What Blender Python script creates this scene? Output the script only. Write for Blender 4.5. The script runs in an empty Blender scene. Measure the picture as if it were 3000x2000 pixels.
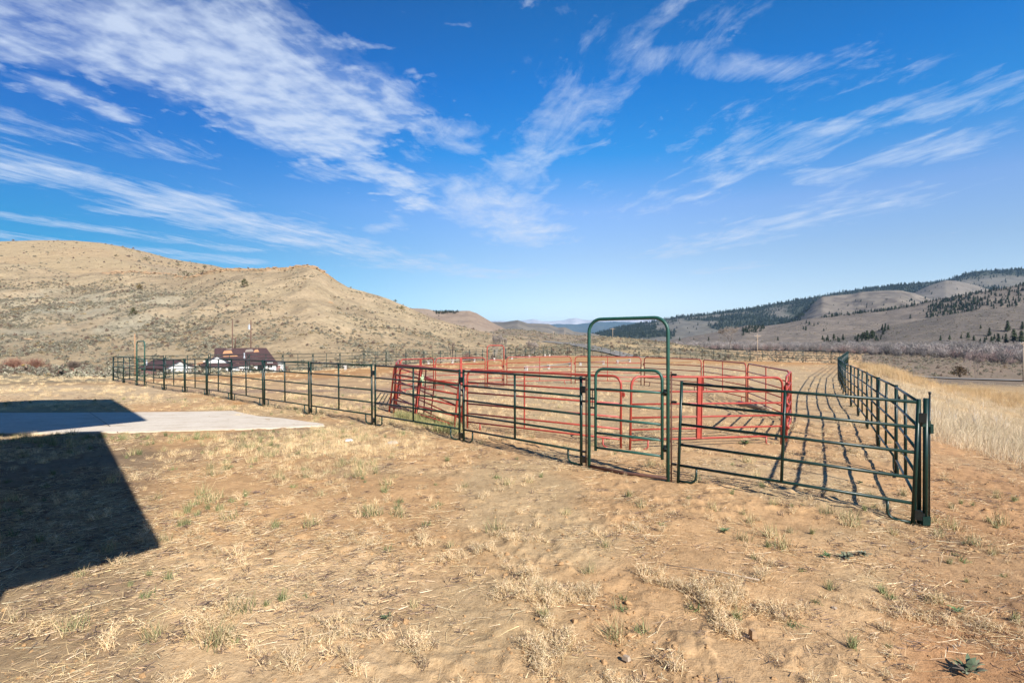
import bpy, math, random
import numpy as np
from mathutils import Vector, Matrix
C = bpy.context.scene
COL = C.collection
R = math.radians
rng = np.random.default_rng(7); random.seed(7)

# ------------------------------------------------------------------ camera, sky, sun
F = 1600.0; CZ = 2.06
cam_d = bpy.data.cameras.new('camera'); cam = bpy.data.objects.new('camera', cam_d); COL.objects.link(cam)
cam.location = (0, 0, CZ); cam.rotation_euler = (R(90), 0, 0)
cam_d.sensor_width = 36; cam_d.lens = 36*F/3000; cam_d.clip_start = .05; cam_d.clip_end = 80000
C.camera = cam
SUN_AZ = -56.0      # direction to the sun, degrees ccw from +X
SUN_EL = 35.8
sx, sy, sz = math.cos(R(SUN_AZ))*math.cos(R(SUN_EL)), math.sin(R(SUN_AZ))*math.cos(R(SUN_EL)), math.sin(R(SUN_EL))
sun_d = bpy.data.lights.new('sun', 'SUN'); sun = bpy.data.objects.new('sun', sun_d); COL.objects.link(sun)
sun_d.energy = 5.0; sun_d.angle = R(.5); sun_d.color = (1, .945, .86)
sun.rotation_euler = Vector((sx, sy, sz)).to_track_quat('Z', 'Y').to_euler()
C.view_settings.view_transform = 'Standard'; C.view_settings.look = 'None'
C.view_settings.exposure = 0.75; C.view_settings.gamma = 1
C.cycles.max_bounces = 6; C.cycles.volume_bounces = 0

W = bpy.data.worlds.new('World'); C.world = W; W.use_nodes = True
nt = W.node_tree; N = nt.nodes; LK = nt.links; N.clear()
def nd(t, nt_=None, **k):
    n = (nt_ or nt).nodes.new(t)
    for a, b in k.items(): setattr(n, a, b)
    return n
def mth(op, a, b=None, c=None, nt_=None, clamp=False):
    T = nt_ or nt
    n = T.nodes.new('ShaderNodeMath'); n.operation = op; n.use_clamp = clamp
    for i, v in enumerate((a, b, c)):
        if v is None: continue
        if isinstance(v, (int, float)): n.inputs[i].default_value = v
        else: T.links.new(v, n.inputs[i])
    return n.outputs[0]
def vm(op, a, b=None, nt_=None):
    T = nt_ or nt
    n = T.nodes.new('ShaderNodeVectorMath'); n.operation = op
    for i, v in enumerate((a, b)):
        if v is None: continue
        if isinstance(v, (tuple, list)): n.inputs[i].default_value = v
        elif isinstance(v, (int, float)): n.inputs[3].default_value = v
        else: T.links.new(v, n.inputs[i])
    return n
sky = nd('ShaderNodeTexSky'); sky.sky_type = 'NISHITA'; sky.sun_disc = False
sky.sun_elevation = R(SUN_EL); sky.sun_rotation = R(90-SUN_AZ); sky.altitude = 2400
sky.air_density = 1.0; sky.dust_density = .25; sky.ozone_density = 1.8
hs = nd('ShaderNodeHueSaturation'); hs.inputs['Saturation'].default_value = 1.2; hs.inputs['Value'].default_value = 1.0
LK.new(sky.outputs[0], hs.inputs['Color'])
tc = nd('ShaderNodeTexCoord'); sp = nd('ShaderNodeSeparateXYZ'); LK.new(tc.outputs['Generated'], sp.inputs[0])
zc = mth('MAXIMUM', sp.outputs[2], .03)
cb = nd('ShaderNodeCombineXYZ'); LK.new(mth('DIVIDE', sp.outputs[0], zc), cb.inputs[0]); LK.new(mth('DIVIDE', sp.outputs[1], zc), cb.inputs[1])
PL = cb.outputs[0]                                   # position on a flat cloud layer
def noise_w(vec, scale, detail=6, rough=.6, dist=0., dim='3D'):
    n = nd('ShaderNodeTexNoise'); n.noise_dimensions = dim
    LK.new(vec, n.inputs['Vector']); n.inputs['Scale'].default_value = scale
    n.inputs['Detail'].default_value = detail; n.inputs['Roughness'].default_value = rough; n.inputs['Distortion'].default_value = dist
    return n
def cp(px, y):
    u = (px-1500)/F; v = (1000-y)/F
    return (u/v, 1/v, 0)
warp = noise_w(PL, .9, 3, .5); wv = vm('SUBTRACT', warp.outputs['Color'], (.5, .5, .5))
PW = vm('ADD', PL, vm('SCALE', wv.outputs[0], .3).outputs[0]).outputs[0]
def capsule(a, b, r, w):
    A = cp(*a); B = cp(*b); D = (B[0]-A[0], B[1]-A[1], 0); dd = D[0]**2+D[1]**2
    pa = vm('SUBTRACT', PW, A).outputs[0]
    dt = vm('DOT_PRODUCT', pa, D).outputs['Value']
    t = mth('DIVIDE', dt, dd, clamp=True)
    pr = nd('ShaderNodeVectorMath'); pr.operation = 'SCALE'; pr.inputs[0].default_value = D; LK.new(t, pr.inputs[3])
    ln = vm('LENGTH', vm('SUBTRACT', pa, pr.outputs[0]).outputs[0]).outputs['Value']
    m = nd('ShaderNodeMapRange'); m.interpolation_type = 'SMOOTHSTEP'
    LK.new(ln, m.inputs[0]); m.inputs[1].default_value = 0; m.inputs[2].default_value = r
    m.inputs[3].default_value = w; m.inputs[4].default_value = 0
    return m.outputs[0]
def union(lst):
    o = lst[0]
    for l in lst[1:]: o = mth('MAXIMUM', o, l)
    return o
puffm = union([capsule((-100, 60), (500, 150), .62, 1.0), capsule((450, 110), (880, 300), .92, 1.15), capsule((800, 300), (960, 420), .62, 1.12), capsule((180, 270), (330, 330), .34, .85),
               capsule((1000, 420), (1215, 600), .38, .8), capsule((600, 30), (1000, 260), .6, .85)])
strm = union([capsule((-300, 430), (600, 600), .8, 1.05), capsule((500, 610), (1050, 735), 1.3, 1.05), capsule((-300, 590), (700, 730), .6, .92), capsule((0, 690), (700, 765), .9, .95),
              capsule((-200, 330), (500, 450), .7, .68), capsule((700, 60), (1000, 200), .4, .6), capsule((1050, 330), (1180, 240), .22, .7), capsule((1000, 520), (1320, 380), .6, .8),
              capsule((1380, 560), (1560, 700), 1.0, 1.05), capsule((1450, 560), (1720, 300), .5, .85), capsule((1600, 380), (1950, 80), .75, .62), capsule((1600, 30), (1850, 60), .22, .55),
              capsule((1930, 185), (2250, 205), .3, .95), capsule((2480, 390), (2880, 270), .55, .85), capsule((2440, 520), (2740, 440), .6, .86), capsule((1950, 740), (2560, 600), 1.2, .82),
              capsule((2050, 800), (2200, 780), .9, .8), capsule((1200, 770), (1450, 800), 2.0, .85), capsule((1850, 620), (2300, 420), 1.0, .72), capsule((1050, 720), (1280, 560), .4, .72),
              capsule((2600, 860), (2900, 800), 2.0, .5), capsule((1850, 420), (2500, 250), .9, .6)])
sv = vm('ADD', PL, vm('SCALE', wv.outputs[0], .22).outputs[0]).outputs[0]
def streak(rot, sx_, sy_, scale, det, rough, dist):
    mp = nd('ShaderNodeMapping'); mp.vector_type = 'POINT'; mp.inputs['Rotation'].default_value = (0, 0, R(rot)); mp.inputs['Scale'].default_value = (1, 1, 1)
    LK.new(sv, mp.inputs[0]); m2 = vm('MULTIPLY', mp.outputs[0], (sx_, sy_, 1)).outputs[0]
    return noise_w(m2, scale, det, rough, dist).outputs['Fac']
n1a = streak(18, 3.0, .8, 2.6, 10, .66, .6); n1b = streak(-12, 2.6, .9, 2.2, 9, .66, .6)
selw = nd('ShaderNodeMapRange'); LK.new(mth('DIVIDE', sp.outputs[0], mth('MAXIMUM', sp.outputs[1], .05)), selw.inputs[0]); selw.inputs[1].default_value = -.35; selw.inputs[2].default_value = .15
n1 = mth('ADD', mth('MULTIPLY', n1a, mth('SUBTRACT', 1.0, selw.outputs[0])), mth('MULTIPLY', n1b, selw.outputs[0]))
n2 = streak(25, 1.1, 1.0, 9.5, 5, .5, .12)
n3 = noise_w(PL, 2.4, 6, .62, .4).outputs['Fac']
def ct(f, lo=.33, hi=.67):
    n = nd('ShaderNodeMapRange'); n.clamp = False; LK.new(f, n.inputs[0]); n.inputs[1].default_value = lo; n.inputs[2].default_value = hi; n.inputs[3].default_value = -.5; n.inputs[4].default_value = .5
    return n.outputs[0]
def comb(mask, wm, terms, off, gain):
    v = mth('SUBTRACT', mth('MULTIPLY', mask, wm), off)
    for t_, w_ in terms: v = mth('ADD', v, mth('MULTIPLY', t_, w_))
    return mth('MULTIPLY', v, gain, clamp=True)
c1, c2_, c3 = ct(n1), ct(n2), ct(n3)
lo_ = ct(noise_w(PW, .8, 3, .5).outputs['Fac'])
a_p = comb(puffm, 1.3, ((c2_, 1.35), (c3, .5), (c1, .2)), .72, .85)
a_v = comb(puffm, 1.1, ((c3, .5), (c1, .4)), .42, .9)
a_s = mth('POWER', comb(mth('MAXIMUM', strm, .25), 1.2, ((c1, .85), (c3, .5), (lo_, .3)), .62, .95), 1.25)
a_w = comb(strm, .9, ((c3, .45), (lo_, .3), (c1, .25)), .42, .75)
def inv(x_, k): return mth('SUBTRACT', 1.0, mth('MULTIPLY', x_, k))
alpha = mth('MULTIPLY', mth('SUBTRACT', 1.0, mth('MULTIPLY', mth('MULTIPLY', inv(a_p, .72), inv(a_s, .85)), mth('MULTIPLY', inv(a_v, .62), inv(a_w, .38)))), .97)
hz = nd('ShaderNodeMapRange'); LK.new(sp.outputs[2], hz.inputs[0]); hz.inputs[1].default_value = .03; hz.inputs[2].default_value = .12
alpha = mth('MULTIPLY', mth('MULTIPLY', mth('SUBTRACT', alpha, .035), 1.04, clamp=True), hz.outputs[0])
cmix = nd('ShaderNodeMix'); cmix.data_type = 'RGBA'
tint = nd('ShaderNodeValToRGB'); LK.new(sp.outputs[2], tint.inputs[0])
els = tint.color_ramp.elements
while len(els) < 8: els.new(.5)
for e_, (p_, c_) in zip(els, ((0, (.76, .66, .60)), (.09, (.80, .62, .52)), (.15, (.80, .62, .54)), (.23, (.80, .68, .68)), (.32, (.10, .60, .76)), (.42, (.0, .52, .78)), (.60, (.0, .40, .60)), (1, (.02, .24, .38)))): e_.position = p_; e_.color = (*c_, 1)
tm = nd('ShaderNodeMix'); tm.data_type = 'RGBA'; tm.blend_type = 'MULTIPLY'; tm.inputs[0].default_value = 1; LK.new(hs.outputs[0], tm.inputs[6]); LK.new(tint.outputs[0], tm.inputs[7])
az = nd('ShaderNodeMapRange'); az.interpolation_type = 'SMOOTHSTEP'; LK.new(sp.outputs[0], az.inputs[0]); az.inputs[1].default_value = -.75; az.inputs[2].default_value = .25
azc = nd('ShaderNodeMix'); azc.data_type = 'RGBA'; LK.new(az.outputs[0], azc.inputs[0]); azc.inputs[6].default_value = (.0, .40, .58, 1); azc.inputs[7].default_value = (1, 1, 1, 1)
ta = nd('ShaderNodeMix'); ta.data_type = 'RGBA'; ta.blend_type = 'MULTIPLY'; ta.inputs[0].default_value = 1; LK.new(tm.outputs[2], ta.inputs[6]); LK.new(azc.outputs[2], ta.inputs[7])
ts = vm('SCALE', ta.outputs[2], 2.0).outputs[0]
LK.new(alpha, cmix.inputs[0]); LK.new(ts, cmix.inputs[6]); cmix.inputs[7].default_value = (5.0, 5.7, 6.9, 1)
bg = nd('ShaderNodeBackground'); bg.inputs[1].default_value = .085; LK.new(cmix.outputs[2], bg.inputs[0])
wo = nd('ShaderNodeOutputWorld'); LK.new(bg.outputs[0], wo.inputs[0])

# ------------------------------------------------------------------ helpers
def tag(o, label=None, cat=None, group=None, kind=None):
    if label: o['label'] = label
    if cat: o['category'] = cat
    if group: o['group'] = group
    if kind: o['kind'] = kind
    return o
def link(name, me, mat=None, parent=None, smooth=False):
    o = bpy.data.objects.new(name, me); COL.objects.link(o)
    if mat is not None and len(me.materials) == 0: me.materials.append(mat)
    if parent is not None: o.parent = parent
    return o
def empty(name, loc=(0, 0, 0), rz=0, ry=0):
    o = bpy.data.objects.new(name, None); COL.objects.link(o); o.location = loc; o.rotation_euler = (0, ry, rz); o.empty_display_size = .2
    return o
class MB:
    def __init__(s): s.v = []; s.f = []; s.c = []
    def face(s, pts, col=None):
        n = len(s.v); s.v.extend([tuple(p) for p in pts]); s.f.append(tuple(range(n, n+len(pts)))); s.c.append(col)
    def box(s, c, d, rz=0, taper=1.0):
        cx, cy, cz = c; hx, hy, hz_ = d[0]/2, d[1]/2, d[2]/2; n = len(s.v)
        ca, sa = math.cos(rz), math.sin(rz)
        for k in (-1, 1):
            t = taper if k > 0 else 1
            for a, b in ((-1, -1), (1, -1), (1, 1), (-1, 1)):
                x, y = a*hx*t, b*hy*t
                s.v.append((cx+x*ca-y*sa, cy+x*sa+y*ca, cz+k*hz_))
        for q in ((0, 3, 2, 1), (4, 5, 6, 7), (0, 1, 5, 4), (1, 2, 6, 5), (2, 3, 7, 6), (3, 0, 4, 7)): s.f.append(tuple(n+i for i in q)); s.c.append(None)
    def tube(s, pts, rad, n=8, cap=True):
        pts = [Vector(p) for p in pts]; m = len(pts)
        rad = [rad]*m if isinstance(rad, (int, float)) else rad
        base = len(s.v); up = None
        for i, p in enumerate(pts):
            t = (pts[min(i+1, m-1)]-pts[max(i-1, 0)]).normalized()
            if up is None: up = Vector((0, 0, 1)) if abs(t.z) < .9 else Vector((0, 1, 0))
            a = t.cross(up).normalized(); b = a.cross(t).normalized(); up = b
            for k in range(n):
                w = 2*math.pi*k/n
                q = p+(a*math.cos(w)+b*math.sin(w))*rad[i]; s.v.append(tuple(q))
        for i in range(m-1):
            for k in range(n):
                k2 = (k+1) % n
                s.f.append((base+i*n+k, base+i*n+k2, base+(i+1)*n+k2, base+(i+1)*n+k)); s.c.append(None)
        if cap:
            s.f.append(tuple(base+k for k in reversed(range(n)))); s.c.append(None)
            s.f.append(tuple(base+(m-1)*n+k for k in range(n))); s.c.append(None)
    def mesh(s, name, mat=None, smooth=False):
        me = bpy.data.meshes.new(name); me.from_pydata(s.v, [], s.f)
        if mat: me.materials.append(mat)
        if smooth: me.polygons.foreach_set('use_smooth', [True]*len(me.polygons))
        if any(c is not None for c in s.c):
            at = me.color_attributes.new('Col', 'FLOAT_COLOR', 'CORNER'); arr = []
            for f, c in zip(s.f, s.c):
                c = c or (1, 1, 1); arr.extend([c[0], c[1], c[2], 1]*len(f))
            at.data.foreach_set('color', arr)
        me.update(); return me
    def build(s, name, mat, parent=None, smooth=False): return link(name, s.mesh(name, mat, smooth), mat, parent)
def np_mesh(name, V, Fq, mat, col=None, smooth=True):
    me = bpy.data.meshes.new(name); V = np.asarray(V, np.float32); Fq = np.asarray(Fq, np.int32)
    me.vertices.add(len(V)); me.vertices.foreach_set('co', V.ravel())
    k = Fq.shape[1]; me.loops.add(Fq.size); me.loops.foreach_set('vertex_index', Fq.ravel())
    me.polygons.add(len(Fq)); me.polygons.foreach_set('loop_start', np.arange(0, Fq.size, k, dtype=np.int32)); me.polygons.foreach_set('loop_total', np.full(len(Fq), k, np.int32))
    me.polygons.foreach_set('use_smooth', np.full(len(Fq), smooth))
    me.materials.append(mat)
    if col is not None:
        at = me.color_attributes.new('Col', 'FLOAT_COLOR', 'POINT'); c4 = np.ones((len(V), 4), np.float32); c4[:, :3] = col; at.data.foreach_set('color', c4.ravel())
    me.update(calc_edges=True); me.validate(); return me
def hsh(ix, iy, seed):
    h = (ix.astype(np.int64)*374761393+iy.astype(np.int64)*668265263+seed*1442695041) & 0x7fffffff
    h = ((h ^ (h >> 13))*1274126177) & 0x7fffffff
    return ((h ^ (h >> 16)) & 0xffff)/65535.0
def vnoise(x, y, seed=0):
    x = np.asarray(x, float); y = np.asarray(y, float)
    ix = np.floor(x); iy = np.floor(y); fx = x-ix; fy = y-iy; fx = fx*fx*(3-2*fx); fy = fy*fy*(3-2*fy)
    a = hsh(ix, iy, seed); b = hsh(ix+1, iy, seed); c = hsh(ix, iy+1, seed); d = hsh(ix+1, iy+1, seed)
    return (a*(1-fx)+b*fx)*(1-fy)+(c*(1-fx)+d*fx)*fy
def fbm(x, y, s, o=4, seed=0, g=.5):
    r = 0; a = 1; t = 0
    for i in range(o):
        r = r+a*vnoise(np.asarray(x)/s+i*17.3, np.asarray(y)/s-i*9.1, seed+i); t += a; a *= g; s = s/2.03
    return r/t
def sstep(a, b, x): t = np.clip((x-a)/(b-a), 0, 1); return t*t*(3-2*t)
def lerp3(c, d, t): return c*(1-t)[..., None]+np.array(d)*t[..., None]

# ------------------------------------------------------------------ materials
def mat_new(name):
    m = bpy.data.materials.new(name); m.use_nodes = True; m.node_tree.nodes.clear(); T = m.node_tree
    b = T.nodes.new('ShaderNodeBsdfPrincipled'); o = T.nodes.new('ShaderNodeOutputMaterial'); T.links.new(b.outputs[0], o.inputs[0])
    return m, T, b
def mnoise(T, scale, detail=5, rough=.6, coord='Object', stretch=None):
    t = T.nodes.new('ShaderNodeTexCoord'); n = T.nodes.new('ShaderNodeTexNoise'); src = t.outputs[coord]
    if stretch:
        m = T.nodes.new('ShaderNodeMapping'); m.inputs['Scale'].default_value = stretch; T.links.new(src, m.inputs[0]); src = m.outputs[0]
    T.links.new(src, n.inputs['Vector'])
    n.inputs['Scale'].default_value = scale; n.inputs['Detail'].default_value = detail; n.inputs['Roughness'].default_value = rough
    return n
def ramp(T, fac, stops):
    r = T.nodes.new('ShaderNodeValToRGB'); T.links.new(fac, r.inputs[0])
    e = r.color_ramp.elements
    while len(e) < len(stops): e.new(.5)
    for i, (p, c) in enumerate(stops): e[i].position = p; e[i].color = (c[0], c[1], c[2], 1)
    return r.outputs[0]
def mulc(T, a, b, fac=1.0, mode='MULTIPLY'):
    m = T.nodes.new('ShaderNodeMix'); m.data_type = 'RGBA'; m.blend_type = mode
    if isinstance(fac, float): m.inputs[0].default_value = fac
    else: T.links.new(fac, m.inputs[0])
    for i, v in ((6, a), (7, b)):
        if isinstance(v, tuple): m.inputs[i].default_value = (*v[:3], 1)
        else: T.links.new(v, m.inputs[i])
    return m.outputs[2]
def bump(T, b, h, strength, dist):
    n = T.nodes.new('ShaderNodeBump'); n.inputs['Strength'].default_value = strength; n.inputs['Distance'].default_value = dist
    T.links.new(h, n.inputs['Height']); T.links.new(n.outputs[0], b.inputs['Normal'])
def paint(name, col, col2=None, rough=.35, nscale=9, wear=None, spec=.5, bumpy=0):
    m, T, b = mat_new(name); n = mnoise(T, nscale, 6, .65)
    c2 = col2 or tuple(c*.7 for c in col)
    st = [(.3, c2), (.62, col)]
    if wear: st += [(.69, col), (.74, wear)]
    T.links.new(ramp(T, n.outputs['Fac'], st), b.inputs['Base Color'])
    n2 = mnoise(T, nscale*3, 4, .6); b.inputs['Roughness'].default_value = rough
    T.links.new(mth('ADD', mth('MULTIPLY', n2.outputs['Fac'], .25, nt_=T), rough-.12, nt_=T), b.inputs['Roughness'])
    b.inputs['Specular IOR Level'].default_value = spec
    if bumpy: bump(T, b, n2.outputs['Fac'], bumpy, .01)
    return m
M = {}
M['green'] = paint('green_paint', (.006, .030, .022), (.004, .020, .016), .36, 14, wear=(.035, .04, .03), spec=.4)
M['teal'] = paint('worn_teal_paint', (.020, .098, .072), (.012, .065, .05), .45, 8, wear=(.10, .06, .045))
M['red'] = paint('red_paint', (.40, .062, .040), (.29, .04, .028), .42, 7, wear=(.33, .10, .07))
M['rust'] = paint('rusty_steel', (.13, .055, .035), (.06, .03, .02), .75, 14)
M['black'] = paint('dark_steel', (.015, .02, .018), (.01, .01, .01), .4, 12)
M['white'] = paint('weathered_white_paint', (.78, .77, .74), (.58, .56, .52), .7, 5)
M['pinkwall'] = paint('faded_reddish_siding', (.30, .17, .14), (.20, .11, .10), .8, 4)
M['shingle'] = paint('burgundy_shingles', (.075, .038, .036), (.04, .022, .022), .85, 3.0)
M['shingle'].node_tree.nodes
M['ply'] = paint('bare_plywood', (.50, .26, .12), (.36, .18, .09), .8, 3)
M['glass'] = paint('dark_glass', (.02, .022, .025), (.01, .01, .012), .15, 3)
M['wood'] = paint('grey_wood', (.30, .25, .20), (.17, .13, .10), .85, 20)
M['polewood'] = paint('pole_wood', (.16, .085, .055), (.09, .05, .035), .85, 12)
M['palewood'] = paint('pale_pole_wood', (.42, .33, .24), (.30, .22, .15), .85, 12)
M['concrete'] = paint('white_blocks', (.50, .47, .42), (.36, .33, .30), .85, 12)
M['steel'] = paint('galvanised_steel', (.5, .52, .54), (.38, .40, .42), .4, 8)
M['barn'] = paint('barn_siding', (.34, .30, .25), (.26, .22, .18), .8, 3)
M['roofm'] = paint('barn_roof', (.16, .17, .17), (.11, .12, .12), .5, 3)
M['rock'] = paint('tan_rock', (.40, .26, .14), (.24, .16, .10), .9, .8)
M['cloth'] = paint('green_and_white_cloth', (.55, .65, .42), (.25, .42, .22), .8, 60)
def leafmat(name, tint, rough=.8, var=.25, trans=0.0):
    m, T, b = mat_new(name)
    a = T.nodes.new('ShaderNodeAttribute'); a.attribute_name = 'Col'
    oi = T.nodes.new('ShaderNodeObjectInfo')
    c = mulc(T, a.outputs['Color'], tint)
    v = ramp(T, oi.outputs['Random'], [(0, (1-var,)*3), (1, (1+var, 1+var*.9, 1+var*.75))])
    c = mulc(T, c, v)
    T.links.new(c, b.inputs['Base Color']); b.inputs['Roughness'].default_value = rough; b.inputs['Specular IOR Level'].default_value = .2
    return m
M['leaf'] = leafmat('dry_and_green_leaf', (1, 1, 1))
def ground_mat(name, s1, s2, bs, bd, contrast=.35, grit=None):
    m, T, b = mat_new(name)
    a = T.nodes.new('ShaderNodeAttribute'); a.attribute_name = 'Col'
    n1_ = mnoise(T, s1, 8, .68); n2_ = mnoise(T, s2, 5, .6)
    v = ramp(T, n1_.outputs['Fac'], [(.30, (1-contrast,)*3), (.5, (1, 1, 1)), (.72, (1+contrast*.55,)*3)])
    c = mulc(T, a.outputs['Color'], v)
    v2 = ramp(T, n2_.outputs['Fac'], [(.32, (1-contrast*.6, 1-contrast*.65, 1-contrast*.7)), (.6, (1.04, 1.03, 1.02))])
    c = mulc(T, c, v2)
    h = n1_.outputs['Fac']
    if grit:
        n3_ = mnoise(T, grit, 4, .7); n4_ = mnoise(T, grit*.22, 5, .7)
        c = mulc(T, c, ramp(T, n3_.outputs['Fac'], [(.30, (.66, .62, .58)), (.44, (1, 1, 1)), (.60, (1, 1, 1)), (.70, (1.25, 1.25, 1.22))]))
        c = mulc(T, c, ramp(T, n4_.outputs['Fac'], [(.32, (.78, .74, .70)), (.5, (1, 1, 1))]))
        h = mth('ADD', mth('MULTIPLY', n1_.outputs['Fac'], .5, nt_=T), mth('ADD', mth('MULTIPLY', n3_.outputs['Fac'], .16, nt_=T), mth('MULTIPLY', n4_.outputs['Fac'], .45, nt_=T), nt_=T), nt_=T)
    T.links.new(c, b.inputs['Base Color']); b.inputs['Roughness'].default_value = .95; b.inputs['Specular IOR Level'].default_value = .12
    bump(T, b, h, bs, bd)
    return m
M['ground'] = ground_mat('dry_dirt', 3.0, .55, .7, .06, .26, grit=70)
M['hill'] = ground_mat('dry_hillside', .7, .12, .8, .5, .34)
M['farhill'] = ground_mat('far_hillside', .02, .004, .5, 8, .25)
def slab_mat():
    m, T, b = mat_new('pale_concrete'); n = mnoise(T, 1.2, 8, .7, stretch=(1, 3, 1)); n2_ = mnoise(T, 14, 5, .6)
    c = ramp(T, n.outputs['Fac'], [(.3, (.44, .34, .23)), (.42, (.60, .52, .42)), (.7, (.70, .625, .53))])
    T.links.new(mulc(T, c, ramp(T, n2_.outputs['Fac'], [(.3, (.88,)*3), (.6, (1, 1, 1))])), b.inputs['Base Color']); b.inputs['Roughness'].default_value = .95; b.inputs['Specular IOR Level'].default_value = .08
    bump(T, b, n2_.outputs['Fac'], .2, .01); return m
M['slab'] = slab_mat()
M['asphalt'] = paint('pale_asphalt', (.27, .25, .225), (.21, .195, .175), .95, .5, spec=.05)

# ------------------------------------------------------------------ terrain height table: column -> (depth, height)
TB = {
 -1500: [(2, 0), (8, 0), (15, 0), (22, -.1), (35, -.4), (60, -1.4), (100, -3), (150, -4), (300, -4), (1000, -5), (30000, -9)],
 0: [(2, 0), (8, 0), (15, 0), (21, -.02), (33, -.3), (50, -.9), (100, -3.4), (140, -4.2), (300, -4.5), (1000, -6), (30000, -9)],
 330: [(2, 0), (8, 0), (14, 0), (20, -.05), (26, -.2), (33.3, -.33), (45, -.9), (95, -4.2), (140, -4.6), (300, -4.5), (1000, -6), (30000, -9)],
 480: [(2, 0), (8, 0), (14, .0), (20, -.05), (26, -.27), (36, -.31), (44, -.6), (95, -4.3), (140, -4.6), (300, -4.5), (1000, -6), (30000, -9)],
 775: [(2, 0), (8, 0), (14, .03), (17.5, -.01), (20, -.05), (30, -.2), (36, -.26), (42, -.36), (48, -.7), (105, -4.3), (140, -4.6), (300, -4.5), (1000, -6), (30000, -9)],
 1095: [(2, 0), (8, 0), (13.3, .03), (20, -.03), (35, -.2), (44, -.22), (53, -.36), (60, -.8), (110, -4.5), (140, -4.8), (300, -5), (1000, -6), (30000, -9)],
 1353: [(2, 0), (11, 0), (20, -.05), (45, -.25), (56, -.1), (69, -.44), (78, -.9), (130, -4.5), (300, -4.5), (1000, -5), (30000, -9)],
 1500: [(2, 0), (11, 0), (20, -.05), (50, -.25), (80, -.38), (90, -.7), (150, -3.5), (300, -3.0), (600, -2), (900, -5), (30000, -9)],
 1600: [(2, 0), (9, 0), (20, -.05), (50, -.25), (88, -.25), (100, -.5), (150, -1.2), (250, -.2), (400, 3.0), (600, 0), (1000, -6), (30000, -9)],
 1800: [(2, 0), (8.5, 0), (20, -.05), (50, -.22), (83, -.22), (95, -.8), (120, -1.6), (180, 1.0), (255, 4.0), (380, 0), (1000, -7), (30000, -9)],
 2000: [(2, 0), (8, 0), (20, -.08), (50, -.3), (77, -.32), (90, -1.0), (115, -2.1), (160, -1.5), (235, .9), (320, -4), (1000, -8), (30000, -9)],
 2150: [(2, 0), (8, -.01), (20, -.1), (50, -.35), (72, -.4), (85, -1.4), (110, -3.3), (200, -3.0), (260, -3.6), (400, -7), (1000, -9), (30000, -9)],
 2400: [(2, 0), (7, -.03), (15, -.2), (40, -.5), (66, -.46), (78, -1.8), (110, -5), (200, -7), (350, -8.5), (540, -8.6), (1000, -9), (30000, -9)],
 2500: [(2, 0), (7, -.04), (15, -.22), (25, -.33), (42, -.6), (60, -.5), (75, -.6), (95, -3.5), (200, -8), (350, -8.8), (540, -8.6), (1000, -9), (30000, -9)],
 2600: [(2, 0), (7, -.08), (10, -.16), (14, -.25), (25, -.38), (40, -.42), (54, -.6), (75, -3.5), (120, -7), (200, -8.2), (400, -8.6), (1000, -9), (30000, -9)],
 2700: [(2, 0), (6.4, -.11), (10, -.2), (20, -.5), (32, -.85), (45, -1.3), (65, -3.6), (110, -6.6), (150, -7.6), (200, -8.2), (400, -8.6), (1000, -9), (30000, -9)],
 2800: [(2, 0), (6.4, -.13), (9, -.22), (13, -.42), (20, -.9), (30, -1.4), (45, -2.2), (70, -4.3), (100, -6.1), (140, -7.5), (180, -8.1), (400, -8.4), (1000, -9), (30000, -9)],
 3000: [(2, 0), (6.4, -.15), (9, -.3), (12, -.6), (20, -1.6), (35, -3.0), (60, -4.7), (100, -6.2), (120, -6.7), (160, -7.5), (200, -7.8), (400, -8.2), (1000, -9), (30000, -9)],
 4500: [(2, 0), (6.4, -.2), (9, -.5), (12, -1.1), (20, -2.4), (35, -4.0), (60, -5.4), (100, -6.6), (160, -7.5), (400, -8.2), (1000, -9), (30000, -9)],
}
cols = []
for px, lst in sorted(TB.items()):
    a = math.atan((px-1500)/F); ca = math.cos(a); cols.append((a, [(d/ca, z) for d, z in lst]))
bk = [(2, 0), (60, -.5), (400, -4), (30000, -9)]
cols = [(-math.pi, bk), (-R(100), bk)]+cols+[(R(100), bk), (math.pi, bk)]
GA = np.linspace(-math.pi, math.pi, 721); GL = np.linspace(math.log(1.5), math.log(40000), 420)
tmp = np.array([np.interp(GL, [math.log(p[0]) for p in l], [p[1] for p in l]) for _, l in cols])
ca_ = np.array([c[0] for c in cols])
GZ = np.array([np.interp(GA, ca_, tmp[:, j]) for j in range(len(GL))]).T
for _ in range(3):
    GZ[1:-1] = (GZ[:-2]+2*GZ[1:-1]+GZ[2:])/4
    GZ[:, 1:-1] = (GZ[:, :-2]+2*GZ[:, 1:-1]+GZ[:, 2:])/4
def Zg(x, y):
    x = np.asarray(x, float); y = np.asarray(y, float)
    a = np.arctan2(x, y); l = np.log(np.maximum(np.hypot(x, y), 1.5))
    i = (a+math.pi)/(GA[1]-GA[0]); j = (l-GL[0])/(GL[1]-GL[0])
    i0 = np.clip(i.astype(int), 0, 719); j0 = np.clip(j.astype(int), 0, 418); fi = np.clip(i-i0, 0, 1); fj = np.clip(j-j0, 0, 1)
    return (GZ[i0, j0]*(1-fi)+GZ[i0+1, j0]*fi)*(1-fj)+(GZ[i0, j0+1]*(1-fi)+GZ[i0+1, j0+1]*fi)*fj
def zg(x, y): return float(Zg(np.array([x]), np.array([y]))[0])
DS = np.exp(np.linspace(math.log(2.2), math.log(6000), 900))
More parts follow.
